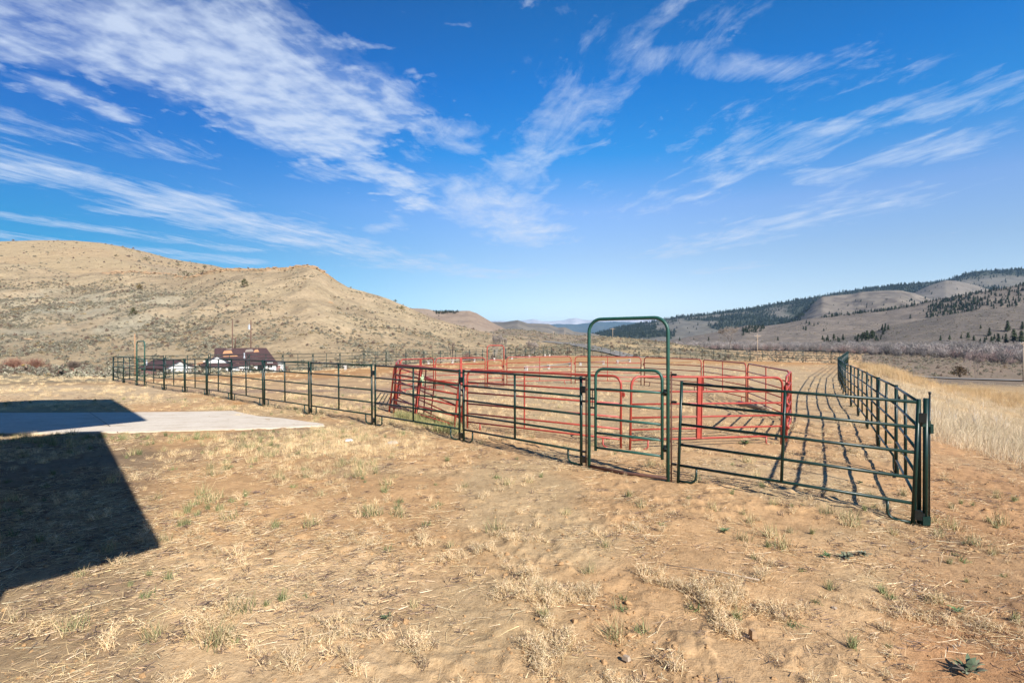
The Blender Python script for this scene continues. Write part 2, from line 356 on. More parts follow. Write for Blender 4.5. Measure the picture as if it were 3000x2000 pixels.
def hit(px, y, dmin=0):
    """ground point seen at photo pixel (px, y)"""
    d = DS[DS > dmin]; X = (px-1500)/F*d; zr = CZ-(y-1000)/F*d; g = Zg(X, d)
    k = np.argmax(zr <= g)
    if zr[k] > g[k]: k = len(d)-1
    if k > 0:
        e0 = zr[k-1]-g[k-1]; e1 = zr[k]-g[k]; t = e0/(e0-e1+1e-9); dd = d[k-1]+(d[k]-d[k-1])*t
    else: dd = d[0]
    X = (px-1500)/F*dd; return (float(X), float(dd), zg(X, dd))
def at(px, d):
    X = (px-1500)/F*d; return (X, d, zg(X, d))
ROADS = [[at(3900, 105)[:2], at(3300, 112)[:2], at(3000, 121)[:2], at(2850, 133)[:2], at(2700, 146)[:2], at(2620, 165)[:2]],
         [at(1590, 380)[:2], at(1640, 290)[:2], at(1700, 200)[:2], at(1760, 150)[:2], at(1850, 122)[:2], at(1990, 108)[:2], at(2200, 100)[:2]]]
def roaddist(x, y):
    best = np.full(np.shape(x), 1e9)
    for P in ROADS:
        for a, b in zip(P[:-1], P[1:]):
            d0, d1_ = b[0]-a[0], b[1]-a[1]; t = np.clip(((x-a[0])*d0+(y-a[1])*d1_)/(d0*d0+d1_*d1_), 0, 1); best = np.minimum(best, np.hypot(x-a[0]-t*d0, y-a[1]-t*d1_))
    return best
def micro(x, y):
    r = np.hypot(x, y); near = 1-sstep(10, 30, r)
    m = (fbm(x, y, 4, 3, 3)-.5)*.06*(1-sstep(60, 150, r)*.2)
    m += (fbm(x, y, .7, 3, 5)-.5)*.05*near
    m += (fbm(x, y, .09, 2, 15)-.5)*.012*near
    m += (np.maximum(fbm(x, y, .16, 3, 9)-.5, 0))*.11*near*sstep(.42, .62, fbm(x, y, 1.8, 2, 21))
    m += (fbm(x, y, 12, 4, 31)-.5)*1.6*sstep(70, 140, r)*sstep(5, 16, roaddist(x, y))
    return m

# ------------------------------------------------------------------ fence plan
def nxt(P, px, L):
    r = (px-1500)/F; a = r*r+1; b = -2*(r*P[0]+P[1]); c = P[0]**2+P[1]**2-L*L; D = b*b-4*a*c
    d = -b/2/a if D < 0 else (-b+math.sqrt(D))/2/a
    return (r*d, d)
CORN = (4.81, 6.44); PR = (2.39, 8.05); PM = (1.20, 9.0)
A = [PM, (-1.036, 11.28)]
for px in (1095, 909, 773, 678, 606, 542, 481, 424): A.append(nxt(A[-1], px, 3.07))
A2 = [nxt(A[-1], 401, 1.3)]
for px in (362, 330): A2.append(nxt(A2[-1], px, 3.07))
KB = A2[-1]; KF = (6.43, 89.4); KR = (38.3, 62.2)
Bl = [(KB[0]+(KF[0]-KB[0])*i/21, KB[1]+(KF[1]-KB[1])*i/21) for i in range(22)]
Fl = [(KF[0]+2.439*i, KF[1]-1.864*i) for i in range(14)]+[KR]
Rl = [CORN]
for px in (2625, 2572, 2540, 2514, 2493, 2478, 2470, 2465, 2461, 2458, 2456, 2455): Rl.append(nxt(Rl[-1], px, 3.07))
q = Rl[-1]; nn = round(math.hypot(KR[0]-q[0], KR[1]-q[1])/3.07)
Rl += [(q[0]+(KR[0]-q[0])*i/nn, q[1]+(KR[1]-q[1])*i/nn) for i in range(1, nn+1)]
arena = np.array(A+A2+Bl[1:]+Fl[1:]+Rl[::-1][1:]+[PR])
def inpoly(x, y, P):
    x = np.asarray(x); y = np.asarray(y); c = np.zeros(x.shape, bool); n = len(P); j = n-1
    for i in range(n):
        xi, yi = P[i]; xj, yj = P[j]
        c ^= ((yi > y) != (yj > y)) & (x < (xj-xi)*(y-yi)/(yj-yi+1e-12)+xi); j = i
    return c
def tofence_right(x, y):
    # signed distance outside (to the right of) the right-hand fence line
    P = np.array(Rl); best = np.full(x.shape, 1e9); sg = np.ones(x.shape)
    for i in range(len(P)-1):
        d = P[i+1]-P[i]; t = np.clip(((x-P[i][0])*d[0]+(y-P[i][1])*d[1])/(d@d), 0, 1)
        qx = x-P[i][0]-t*d[0]; qy = y-P[i][1]-t*d[1]; dist = np.hypot(qx, qy); s = np.sign(d[1]*qx-d[0]*qy)
        m = dist < best; best = np.where(m, dist, best); sg = np.where(m, s, sg)
    return best*sg

# ------------------------------------------------------------------ ground sheet
def pxy(x, y, z):
    d = np.maximum(y, .5); return 1500+F*x/d, 1000-F*(z-CZ)/d
DIRT = (.50, .315, .16); DIRT2 = (.55, .37, .20); STRAW = (.47, .35, .20); ORG = (.46, .25, .10); BRN = (.24, .165, .105); RED = (.40, .205, .095)
def ground_color(x, y, z):
    px, py = pxy(x, y, z); r = np.hypot(x, y); front = y > .5
    c = np.empty(x.shape+(3,)); c[:] = DIRT
    n1_ = fbm(x, y, 2.2, 4, 41); n2_ = fbm(x, y, 7, 3, 51); n3_ = fbm(x, y, .5, 3, 61)
    c = lerp3(c, DIRT2, sstep(.45, .65, n2_)*.8)
    c = lerp3(c, (.58, .42, .245), sstep(1500, 1000, px)*sstep(1560, 1680, py)*.8)
    c = lerp3(c, STRAW, sstep(.48, .68, n1_)*.7)
    # darker littered soil left of the gate, then an evenly darker tone further left
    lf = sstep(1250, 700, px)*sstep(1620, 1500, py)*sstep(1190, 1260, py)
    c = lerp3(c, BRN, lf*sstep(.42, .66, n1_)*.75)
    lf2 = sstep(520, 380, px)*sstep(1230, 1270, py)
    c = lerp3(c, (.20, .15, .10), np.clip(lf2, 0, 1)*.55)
    c = lerp3(c, RED, sstep(2500, 2750, px)*sstep(1250, 1330, py)*(.6+.4*sstep(.4, .6, n2_))*.75)
    ins = inpoly(x, y, arena)
    it = ins.astype(float)
    c = lerp3(c, (.45, .335, .20), it*sstep(10, 18, y)*(.5+.5*sstep(.4, .6, n2_))*.85)
    c = lerp3(c, (.30, .21, .15), it*sstep(13, 20, y)*sstep(1500, 1100, px)*sstep(.46, .62, fbm(x, y*3, 9, 3, 71))*.8)
    u = (np.array(KF)-np.array(KB)); u = u/np.linalg.norm(u); dB = (x-KB[0])*u[1]-(y-KB[1])*u[0]   # distance inside the far-left fence
    band = sstep(0.5, 2, dB)*sstep(16, 9, dB)+sstep(1500, 1700, px)*sstep(50, 62, y)*sstep(.3, .5, n2_)
    c = lerp3(c, ORG, it*np.clip(band, 0, 1)*(.75+.25*n3_)*sstep(28, 36, y))
    for mx, my in ((565, 1158), (625, 1168), (700, 1181)): c = lerp3(c, ORG, np.exp(-((px-mx)/30)**2-((py-my)/8)**2)*front)
    # outside left of arena
    out = (1-it)*front
    c = lerp3(c, (.50, .39, .25), out*sstep(1195, 1150, py)*sstep(1110, 1135, py)*sstep(700, 400, px)*.8)
    c = lerp3(c, ORG, out*sstep(1135, 1118, py)*sstep(1100, 1112, py)*sstep(700, 300, px)*.8)
    far = out*sstep(34, 46, r)*sstep(1400, 1300, px)
    c = lerp3(c, (.36, .28, .165), far)
    c = lerp3(c, (.22, .185, .12), far*sstep(.45, .6, fbm(x, y*.6, 12, 4, 81))*.8)
    fr = tofence_right(x, y)
    gr = (fr > 0)*front*sstep(1.2, 2.6, fr+(n2_-.5)*2)*sstep(1370, 1300, py)
    c = lerp3(c, (.44, .31, .165), gr*.9)
    c = lerp3(c, (.215, .17, .125), sstep(2100, 2300, px)*sstep(85, 110, y)*(fr > 0)*.9)
    c = lerp3(c, (.27, .20, .14), sstep(2100, 2300, px)*sstep(85, 110, y)*(fr > 0)*sstep(.5, .68, fbm(x, y, 30, 4, 91))*.8)
    mid = out*sstep(88, 96, y)*sstep(1350, 1450, px)*sstep(2250, 2100, px)
    c = lerp3(c, (.42, .32, .18), mid*.9)
    c = lerp3(c, (.22, .18, .12), mid*sstep(.48, .6, fbm(x, y*.7, 16, 4, 95))*.8)
    return c
NA1 = 1000
aa = np.concatenate([np.linspace(-math.pi, -R(54), 34)[:-1], np.linspace(-R(54), R(54), NA1), np.linspace(R(54), math.pi, 34)[1:]])
rr = [0.6]
while rr[-1] < 60000:
    r_ = rr[-1]; rr.append(r_*(1.03 if r_ < 2.8 else 1.006 if r_ < 9 else 1.0125 if r_ < 20 else 1.02 if r_ < 150 else 1.035 if r_ < 1500 else 1.15))
rr = np.array(rr)
RA, RR = np.meshgrid(aa, rr, indexing='ij'); GX = np.sin(RA)*RR; GY = np.cos(RA)*RR
gz = Zg(GX, GY); gz0 = gz.copy(); gz = gz+micro(GX, GY)
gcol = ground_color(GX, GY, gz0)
na, nr = RA.shape; idx = np.arange(na*nr).reshape(na, nr)
Fq = np.stack([idx[:-1, :-1], idx[1:, :-1], idx[1:, 1:], idx[:-1, 1:]], -1).reshape(-1, 4)
Fq = Fq[:, ::-1]
V = np.stack([GX, GY, gz], -1).reshape(-1, 3)
seam = np.stack([idx[-1, :-1], idx[0, :-1], idx[0, 1:], idx[-1, 1:]], -1)[:, ::-1]
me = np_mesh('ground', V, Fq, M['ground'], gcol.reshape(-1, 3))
g = link('ground', me); tag(g, kind='structure')
cm = MB(); nfan = 40                        # the small disc under the camera
cm.v = [(0, 0, -.005)]+[(.62*math.sin(2*math.pi*k/nfan), .62*math.cos(2*math.pi*k/nfan), -.01) for k in range(nfan)]
cm.f = [(0, 1+(k+1) % nfan, 1+k) for k in range(nfan)]; cm.c = [DIRT]*nfan
o = cm.build('ground_underfoot', M['ground']); tag(o, kind='structure')

# concrete slab and roads: sheets laid on the ground
def sheet(name, left, right, mat, lift, sub=1, thick=.0):
    """strip between two rows of (x, y) points, draped on the ground"""
    mb = MB(); n = len(left); m = 6
    rows = []
    for i in range(n):
        row = []
        for k in range(m+1):
            t = k/m; x = left[i][0]*(1-t)+right[i][0]*t; y = left[i][1]*(1-t)+right[i][1]*t
            row.append((x, y))
        rows.append(row)
    P = np.array(rows); z = Zg(P[..., 0], P[..., 1])+(micro(P[..., 0], P[..., 1]) if not thick else 0)+lift
    vs = np.concatenate([P, z[..., None]], -1).reshape(-1, 3); mb.v = [tuple(p) for p in vs]
    for i in range(n-1):
        for k in range(m):
            a = i*(m+1)+k; mb.f.append((a, a+1, a+m+2, a+m+1)); mb.c.append(None)
    if thick:
        per = [k for k in range(m+1)]+[i*(m+1)+m for i in range(1, n)]+[(n-1)*(m+1)+k for k in range(m-1, -1, -1)]+[i*(m+1) for i in range(n-2, 0, -1)]
        b0 = len(mb.v); mb.v += [(mb.v[p][0], mb.v[p][1], mb.v[p][2]-thick) for p in per]
        for i in range(len(per)):
            j = (i+1) % len(per); mb.f.append((per[j], per[i], b0+i, b0+j)); mb.c.append(None)
    o = mb.build(name, mat, smooth=False); return tag(o, kind='structure')
def pts(l): return [hit(px, y)[:2] for px, y in l]
def dens(l, k=6):
    o = []
    for a, b in zip(l[:-1], l[1:]): o += [(a[0]+(b[0]-a[0])*i/k, a[1]+(b[1]-a[1])*i/k) for i in range(k)]
    return o+[l[-1]]
far_e = dens(pts([(-1200, 1218), (0, 1212), (350, 1210), (683, 1206), (759, 1222), (830, 1228), (946, 1244)]))
near_e = dens(pts([(-1200, 1290), (0, 1272), (430, 1266), (700, 1260), (848, 1254), (900, 1251), (950, 1248)]))
sheet('concrete_path', near_e, far_e, M['slab'], .03, thick=.12)
ja, jb = hit(262, 1212), hit(345, 1268); b_ = MB(); L_ = [(ja[0]+(jb[0]-ja[0])*i/8, ja[1]+(jb[1]-ja[1])*i/8) for i in range(9)]
o = sheet('concrete_path_joint', [(p[0]-.012, p[1]) for p in L_], [(p[0]+.012, p[1]) for p in L_], M['black'], .036)
def road(name, path, w, lift):
    P = dens(path, 12); L, Rr = [], []
    for i in range(len(P)):
        a = P[max(i-1, 0)]; b = P[min(i+1, len(P)-1)]; d = (b[0]-a[0], b[1]-a[1]); l = math.hypot(*d); nx, ny = -d[1]/l*w/2, d[0]/l*w/2
        L.append((P[i][0]+nx, P[i][1]+ny)); Rr.append((P[i][0]-nx, P[i][1]-ny))
    return sheet(name, L, Rr, M['asphalt'], lift)
road('road', ROADS[0], 5.5, .22)
road('road', ROADS[1], 5.0, .25)

# ------------------------------------------------------------------ hills (each its own body)
HILLS = {}
def hill(name, sil, D, Bd, zb, prof=1.1, rough=0., fine=0., colf=None, mat='hill', nv=70, step=8, lo=-1200, hi=4200, gully=0., label=None):
    px = np.arange(sil[0][0] if lo is None else max(lo, sil[0][0]), (sil[-1][0] if hi is None else min(hi, sil[-1][0]))+.1, step)
    ys = np.interp(px, [p[0] for p in sil], [p[1] for p in sil])
    Dp = np.interp(px, [p[0] for p in D], [p[1] for p in D]) if isinstance(D, list) else np.full(px.shape, float(D))
    Bp = np.interp(px, [p[0] for p in Bd], [p[1] for p in Bd]) if isinstance(Bd, list) else np.full(px.shape, float(Bd))
    zr = CZ+(1000-ys)/F*Dp; v = np.concatenate([np.linspace(0, 1, nv), 1+np.linspace(.03, .6, 12)])
    PXg, Vg = np.meshgrid(px, v, indexing='ij'); vv = np.minimum(Vg, 1)
    d = Bp[:, None]+(Dp-Bp)[:, None]*Vg
    sf = vv**prof
    z = zb+(zr-zb)[:, None]*sf
    back = np.maximum(Vg-1, 0); z = z-(zr-zb)[:, None]*(back/.6)**1.3*1.15
    X = (PXg-1500)/F*d; env = np.clip(vv*(1-vv)*4, 0, 1)
    H = (zr-zb)[:, None]
    z = z+(fbm(X, d, 55*(Dp.mean()/350), 4, 11)-.5)*rough*H*env
    if gully: z = z-gully*H*env*np.abs(fbm(X/1.0, d*.25, 40*(Dp.mean()/350), 3, 13)-.5)
    z = z+(fbm(X, d, 6*(Dp.mean()/350), 3, 12)-.5)*fine*(.35+.65*env)
    yy = 1000-F*(z-CZ)/d
    c = colf(PXg, yy, X, d, Vg)
    n0, n1c = PXg.shape; id_ = np.arange(n0*n1c).reshape(n0, n1c)
    Fq = np.stack([id_[:-1, :-1], id_[1:, :-1], id_[1:, 1:], id_[:-1, 1:]], -1).reshape(-1, 4)
    me = np_mesh(name, np.stack([X, d, z], -1).reshape(-1, 3), Fq, M[mat], c.reshape(-1, 3))
    o = link(name, me); tag(o, kind='structure')
    HILLS[name if label is None else label] = (px, v, X, d, z, yy, nv)
    return o
def mixn_(X, d, s, seed, a=.42, b=.62): return sstep(a, b, fbm(X, d, s, 4, seed))
TAN = (.385, .30, .185); TAN2 = (.31, .235, .145); SAGE = (.25, .22, .155); OCH = (.42, .26, .12)
def col_l1(px, y, X, d, v):
    c = np.empty(px.shape+(3,)); c[:] = TAN
    c = lerp3(c, TAN2, mixn_(X, d, 30, 3)*.6)
    s = sstep(800, 300, px)*sstep(820, 880, y)*sstep(1080, 1000, y)
    c = lerp3(c, (.29, .27, .20), s*.85*(.6+.4*mixn_(X, d, 22, 15)))
    c = lerp3(c, (.45, .34, .21), mixn_(X, d, 16, 17, .52, .64)*.6)
    c = lerp3(c, (.27, .21, .135), mixn_(X, d*.4, 12, 19, .54, .66)*.5)
    c = lerp3(c, (.33, .25, .15), sstep(940, 1040, y)*.6)
    c = lerp3(c, OCH, sstep(.9, .98, v)*sstep(480, 640, px)*sstep(1100, 950, px)*mixn_(X, d, 9, 5)*.8)
    return c
L1 = [(-1300, 700), (-400, 730), (0, 768), (120, 780), (220, 803), (300, 797), (400, 795), (480, 800), (540, 812), (600, 797), (650, 788), (700, 786), (760, 786), (830, 783), (850, 782), (900, 775), (926, 781), (957, 800), (988, 823), (1022, 842), (1087, 861), (1133, 874), (1179, 892), (1230, 915), (1271, 932), (1347, 955), (1405, 970), (1481, 983), (1577, 1000), (1640, 1012)]
hill('hill', L1, [(-1300, 420), (0, 380), (900, 330), (1300, 330), (1640, 300)], [(-1300, 150), (500, 130), (1300, 135), (1640, 170)], -4.8, 1.15, .20, 2.2, col_l1, label='L1', gully=.20, nv=110, step=6)
def col_l2(px, y, X, d, v):
    c = np.empty(px.shape+(3,)); c[:] = (.40, .305, .18)
    c = lerp3(c, (.40, .29, .17), mixn_(X, d, 60, 3)*.6)
    return lerp3(c, (.30, .24, .17), sstep(330, 500, px)*mixn_(X, d, 40, 8)*.5)
L2 = [(-1300, 640), (-500, 690), (0, 707), (70, 705), (150, 704), (220, 705), (300, 712), (370, 725), (440, 741), (500, 758), (560, 768), (620, 776), (660, 786), (720, 800), (900, 840), (1100, 880)]
hill('hill', L2, 700, 330, 20, 1.0, .06, 1.4, col_l2, label='L2', nv=60)
def flatcol(c1, c2, s, seed=4, c3=None):
    def f(px, y, X, d, v):
        c = np.empty(px.shape+(3,)); c[:] = c1; c = lerp3(c, c2, mixn_(X, d, s, seed)*.8)
        if c3: c = lerp3(c, c3, mixn_(X, d, s*.35, seed+7, .5, .62)*.7)
        return c
    return f
hill('hill', [(1100, 890), (1210, 903), (1252, 905), (1275, 911), (1328, 911), (1374, 910), (1397, 918), (1424, 934), (1447, 947), (1478, 962), (1520, 985), (1580, 1005)], 1500, 900, -6, .9, .12, 6, flatcol((.33, .25, .18), (.27, .20, .145), 60), label='M1', step=5, gully=.15)
hill('hill', [(1380, 960), (1439, 943), (1478, 943), (1516, 938), (1547, 947), (1577, 948), (1608, 949), (1635, 960), (1654, 958), (1680, 970), (1730, 976), (1800, 990)], 3600, 2500, -6, .9, .2, 14, flatcol((.20, .17, .13), (.13, .115, .095), 120), mat='farhill', label='M2', step=4, gully=.2)
hill('hill', [(1380, 985), (1440, 972), (1478, 965), (1508, 964), (1558, 968), (1615, 977), (1690, 981), (1760, 984), (1850, 990), (1950, 1002)], 850, 480, -4, 1.0, .2, 3.5, flatcol((.33, .25, .16), (.22, .175, .125), 25, c3=(.15, .125, .09)), label='M3', step=5, gully=.2)
# right side, far to near
FOR = (.050, .060, .040); GRY = (.165, .15, .12)
def col_r4(px, y, X, d, v):
    c = np.empty(px.shape+(3,)); c[:] = GRY; k = mixn_(X*1.2, d*.5, 420, 3, .44, .53)
    c = lerp3(c, FOR, np.clip(k+sstep(.82, .95, v), 0, 1)*.93); return c
R4 = [(1560, 1008), (1640, 1000), (1700, 990), (1755, 976), (1808, 961), (1868, 949), (1927, 940), (1987, 928), (2046, 922), (2076, 918), (2165, 906), (2200, 902), (2285, 887), (2370, 873), (2455, 857), (2540, 844), (2642, 833), (2730, 826), (2778, 820), (2829, 800), (2897, 792), (2950, 790), (3000, 787), (3400, 760), (4200, 740)]
hill('hill', R4, [(1560, 4200), (2400, 4000), (4200, 3800)], [(1560, 2600), (2400, 2400), (4200, 2400)], -9, .95, .14, 22, col_r4, mat='farhill', label='R4', gully=.28, nv=90)
R3a = [(2560, 905), (2620, 880), (2679, 856), (2720, 838), (2770, 821), (2800, 822), (2850, 833), (2900, 848), (2960, 872), (3060, 905)]
hill('hill', R3a, 3000, 2300, 20, .8, .08, 10, flatcol((.20, .175, .145), (.165, .145, .12), 120), mat='farhill', label='R3a', step=6, gully=.12)
R3 = [(2050, 1003), (2150, 985), (2230, 965), (2300, 948), (2350, 915), (2385, 885), (2410, 868), (2450, 865), (2500, 861), (2520, 855), (2580, 851), (2640, 851), (2680, 859), (2720, 875), (2800, 905), (2900, 930)]
hill('hill', R3, [(2050, 2300), (2500, 2400), (2900, 2300)], [(2050, 1700), (2900, 1700)], -9, .8, .12, 9, flatcol((.205, .175, .14), (.155, .135, .11), 90, c3=(.10, .085, .075)), mat='farhill', label='R3', step=6, gully=.2)
R2b = [(1850, 1010), (1950, 1000), (2010, 988), (2080, 975), (2150, 962), (2185, 953), (2240, 955), (2300, 947), (2380, 932), (2500, 918), (2600, 907), (2700, 887), (2800, 868), (2900, 850), (3000, 832), (3400, 780), (4200, 740)]
hill('hill', R2b, [(1850, 1500), (4200, 1400)], [(1850, 950), (4200, 850)], -9, .9, .10, 5, flatcol((.225, .185, .145), (.175, .145, .115), 50, c3=(.15, .125, .10)), label='R2', gully=.13, step=6)
R1 = [(2300, 1012), (2400, 1002), (2500, 984), (2560, 972), (2600, 956), (2700, 938), (2800, 918), (2900, 905), (3000, 896), (3400, 860), (4200, 830)]
hill('hill', R1, [(2300, 800), (4200, 720)], [(2300, 560), (4200, 420)], -9, .85, .07, 2.2, flatcol((.175, .148, .12), (.14, .12, .10), 25), label='R1', gully=.08, step=6)
# distant ranges
hill('mountains', [(1300, 990), (1450, 965), (1530, 958), (1600, 951), (1680, 949), (1745, 944), (1800, 941), (1850, 943), (1900, 945), (2000, 950), (2400, 960)], 17000, 11000, -9, .8, .2, 160, flatcol((.045, .06, .045), (.075, .08, .06), 900), mat='farhill', label='D1', step=4, gully=.2)
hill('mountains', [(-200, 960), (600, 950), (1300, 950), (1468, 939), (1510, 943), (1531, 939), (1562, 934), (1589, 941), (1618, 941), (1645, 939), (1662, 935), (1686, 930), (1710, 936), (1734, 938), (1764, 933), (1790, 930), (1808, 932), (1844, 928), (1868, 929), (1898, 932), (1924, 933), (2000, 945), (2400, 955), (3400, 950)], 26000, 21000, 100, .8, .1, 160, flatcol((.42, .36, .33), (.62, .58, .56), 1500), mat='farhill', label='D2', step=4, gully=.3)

def on_hill(key, px, y):
    """surface point of a hill seen at (px, y)"""
    P, v, X, d, z, yy, nv = HILLS[key]; i = int(np.clip(np.searchsorted(P, px), 0, len(P)-1)); col = yy[i, :nv]
    j = int(np.argmin(np.abs(col-y))); dd = d[i, j]; return ((px-1500)/F*dd, dd, float(z[i, j]))
def scat_hill(key, n, dens_f, seed=0, vmax=.99):
    P, v, X, d, z, yy, nv = HILLS[key]; r = np.random.default_rng(seed)
    # sample proportional to area: choose cells by area weight
    Xc, dc = X[:, :nv], d[:, :nv]
    area = np.abs((Xc[1:, :-1]-Xc[:-1, :-1])*(dc[:-1, 1:]-dc[:-1, :-1])); pxc = np.broadcast_to(P[:-1, None], area.shape); yc = yy[:-1, :nv-1]
    w = area*dens_f(pxc, yc, Xc[:-1, :-1], dc[:-1, :-1], np.broadcast_to(v[None, :nv-1], area.shape)); w = np.maximum(w, 0); w[(pxc < -350) | (pxc > 3400)] = 0
    w = w/w.sum(); k = r.choice(w.size, n, p=w.ravel()); i = k//area.shape[1]; j = k % area.shape[1]; a = r.random(n); b = r.random(n)
    def q(G): return (G[i, j]*(1-a)+G[i+1, j]*a)*(1-b)+(G[i, j+1]*(1-a)+G[i+1, j+1]*a)*b
    return np.stack([q(X), q(d), q(z)], -1)

# ------------------------------------------------------------------ instancing of uncountable growth
def scatter(name, P, rot, scl, idx_, protos, label=None, cat=None):
    colx = bpy.data.collections.new('proto_'+name)
    for i, p in enumerate(protos): p.name = 'p%02d_%s' % (i, name); colx.objects.link(p)
    me = bpy.data.meshes.new(name); P = np.asarray(P, np.float32); me.vertices.add(len(P)); me.vertices.foreach_set('co', P.ravel())
    a = me.attributes.new('rot', 'FLOAT_VECTOR', 'POINT'); a.data.foreach_set('vector', np.asarray(rot, np.float32).ravel())
    a = me.attributes.new('scl', 'FLOAT_VECTOR', 'POINT'); s = np.asarray(scl, np.float32); s = np.repeat(s[:, None], 3, 1) if s.ndim == 1 else s; a.data.foreach_set('vector', s.ravel())
    a = me.attributes.new('pick', 'INT', 'POINT'); a.data.foreach_set('value', np.asarray(idx_, np.int32))
    o = link(name, me)
    G = bpy.data.node_groups.new(name, 'GeometryNodeTree'); G.interface.new_socket('Geometry', in_out='INPUT', socket_type='NodeSocketGeometry'); G.interface.new_socket('Geometry', in_out='OUTPUT', socket_type='NodeSocketGeometry')
    gi = G.nodes.new('NodeGroupInput'); go = G.nodes.new('NodeGroupOutput'); ip = G.nodes.new('GeometryNodeInstanceOnPoints'); ci = G.nodes.new('GeometryNodeCollectionInfo')
    ci.inputs['Collection'].default_value = colx; ci.inputs['Separate Children'].default_value = True; ci.inputs['Reset Children'].default_value = True
    def na(nm, tp): n = G.nodes.new('GeometryNodeInputNamedAttribute'); n.data_type = tp; n.inputs['Name'].default_value = nm; return n.outputs['Attribute']
    er = G.nodes.new('FunctionNodeEulerToRotation'); G.links.new(na('rot', 'FLOAT_VECTOR'), er.inputs[0])
    G.links.new(gi.outputs[0], ip.inputs['Points']); G.links.new(ci.outputs[0], ip.inputs['Instance']); ip.inputs['Pick Instance'].default_value = True
    G.links.new(na('pick', 'INT'), ip.inputs['Instance Index']); G.links.new(er.outputs[0], ip.inputs['Rotation']); G.links.new(na('scl', 'FLOAT_VECTOR'), ip.inputs['Scale'])
    G.links.new(ip.outputs[0], go.inputs[0])
    md = o.modifiers.new('scatter', 'NODES'); md.node_group = G
    return tag(o, label, cat, kind='stuff')
def proto(mb, mat): 
    return bpy.data.objects.new('p', mb.mesh('p', mat))
def rrot(n, tilt=.15, seed=0):
    r = np.random.default_rng(seed); return np.stack([r.normal(0, tilt, n), r.normal(0, tilt, n), r.random(n)*6.283], -1)
def jit(c, v=.15): k = 1+random.uniform(-v, v); return tuple(min(1, x*k*(1+random.uniform(-v*.25, v*.25))) for x in c)
def blade(mb, p, dr, L, w, col, bend=.3, seg=2):
    p = Vector(p); dr = Vector(dr).normalized(); side = dr.cross(Vector((0, 0, 1))); side = side.normalized() if side.length > .05 else Vector((1, 0, 0))
    side = (Matrix.Rotation(random.uniform(0, 3.14), 3, dr) @ side)
    a = p; wd = w
    for i in range(seg):
        dr = (dr+Vector((random.uniform(-bend, bend), random.uniform(-bend, bend), random.uniform(-bend, bend*.4)))).normalized()
        b = a+dr*(L/seg); w2 = w*(1-(i+1)/seg*.75)
        mb.face([a-side*wd/2, a+side*wd/2, b+side*w2/2, b-side*w2/2], col); a = b; wd = w2
    return a
TANS = [(.70, .53, .31), (.60, .44, .24), (.76, .62, .40), (.52, .38, .22)]
def weed(n, h, cols_, spread=.8, lie=.3, w=.0035):
    mb = MB()
    for _ in range(n):
        a = random.uniform(0, 6.283); t = random.uniform(0, spread); d = (math.cos(a)*math.sin(t), math.sin(a)*math.sin(t), math.cos(t)*(1 if random.random() > lie else .15))
        p = (random.gauss(0, .2)*h, random.gauss(0, .2)*h, 0); c = jit(random.choice(cols_)); L = h*random.uniform(.5, 1.15)
        e = blade(mb, p, d, L, w, c, .35, 3)
        for _ in range(4):
            k = random.uniform(.35, .95); q_ = Vector(p).lerp(e, k); aa_ = random.uniform(0, 6.283)
            blade(mb, q_, (math.cos(aa_), math.sin(aa_), random.uniform(.1, 1)), L*random.uniform(.12, .32), w*.9, c, .4, 1)
    return mb
def straws(n, L, cols_, area, w=.0024):
    mb = MB()
    for _ in range(n):
        a = random.gauss(0, 1.0); p = (random.gauss(0, area), random.gauss(0, area), random.uniform(.002, .014))
        blade(mb, p, (math.cos(a), math.sin(a), random.uniform(-.02, .12)), L*random.uniform(.3, 1.2), w*random.uniform(.7, 1.5), jit(random.choice(cols_), .2), .12, 2)
    return mb
def tuft(n, h, cols_, w=.004, spread=.5, rad=.15):
    mb = MB()
    for _ in range(n):
        a = random.uniform(0, 6.283); t = abs(random.gauss(0, spread)); p = (random.gauss(0, rad)*h, random.gauss(0, rad)*h, 0)
        blade(mb, p, (math.cos(a)*math.sin(t), math.sin(a)*math.sin(t), math.cos(t)), h*random.uniform(.45, 1.1), w, jit(random.choice(cols_)), .18, 3)
    return mb
Lm = M['leaf']
random.seed(11)
DARKS = [(.13, .09, .075), (.20, .14, .11), (.10, .075, .07), (.28, .20, .15)]
GREENS = [(.13, .17, .07), (.18, .21, .09), (.26, .27, .13), (.38, .33, .18)]
weeds = [proto(weed(26, .10, TANS), Lm), proto(weed(18, .075, TANS, 1.1), Lm), proto(weed(34, .13, TANS, .6), Lm), proto(weed(22, .07, DARKS+TANS[:1], 1.2), Lm)]
strw = [proto(straws(30, .13, TANS, .09), Lm), proto(straws(22, .16, TANS[:3]+[(.7, .6, .42)], .16), Lm), proto(straws(40, .07, TANS+DARKS, .08, .004), Lm), proto(straws(16, .10, DARKS, .05, .005), Lm)]
greens = [proto(tuft(60, .09, GREENS), Lm), proto(tuft(40, .06, GREENS[:3], .006, .9, .4), Lm), proto(tuft(80, .13, GREENS[1:]+TANS[:2], .004, .5, .3), Lm)]
def near_pts(n, dmin, dmax, dens_f, seed, half=.98, power=1.0):
    """points on the ground, thicker near the camera"""
    r = np.random.default_rng(seed); out = []; m = 0
    while m < n:
        k = n*3; t = r.random(k); d = dmin*(dmax/dmin)**(t**power); x = (r.random(k)*2-1)*half*d
        z = Zg(x, d)+micro(x, d); px, py = pxy(x, d, z); w = dens_f(x, d, px, py); s = r.random(k) < w
        out.append(np.stack([x, d, z], -1)[s]); m += s.sum()
        if len(out) > 60: break
    return np.concatenate(out)[:n]
def slabmask(px, py): return ((py > 1203) & (py < 1274) & (px < 700)) | ((py > 1220) & (py < 1262) & (px >= 700) & (px < 900))
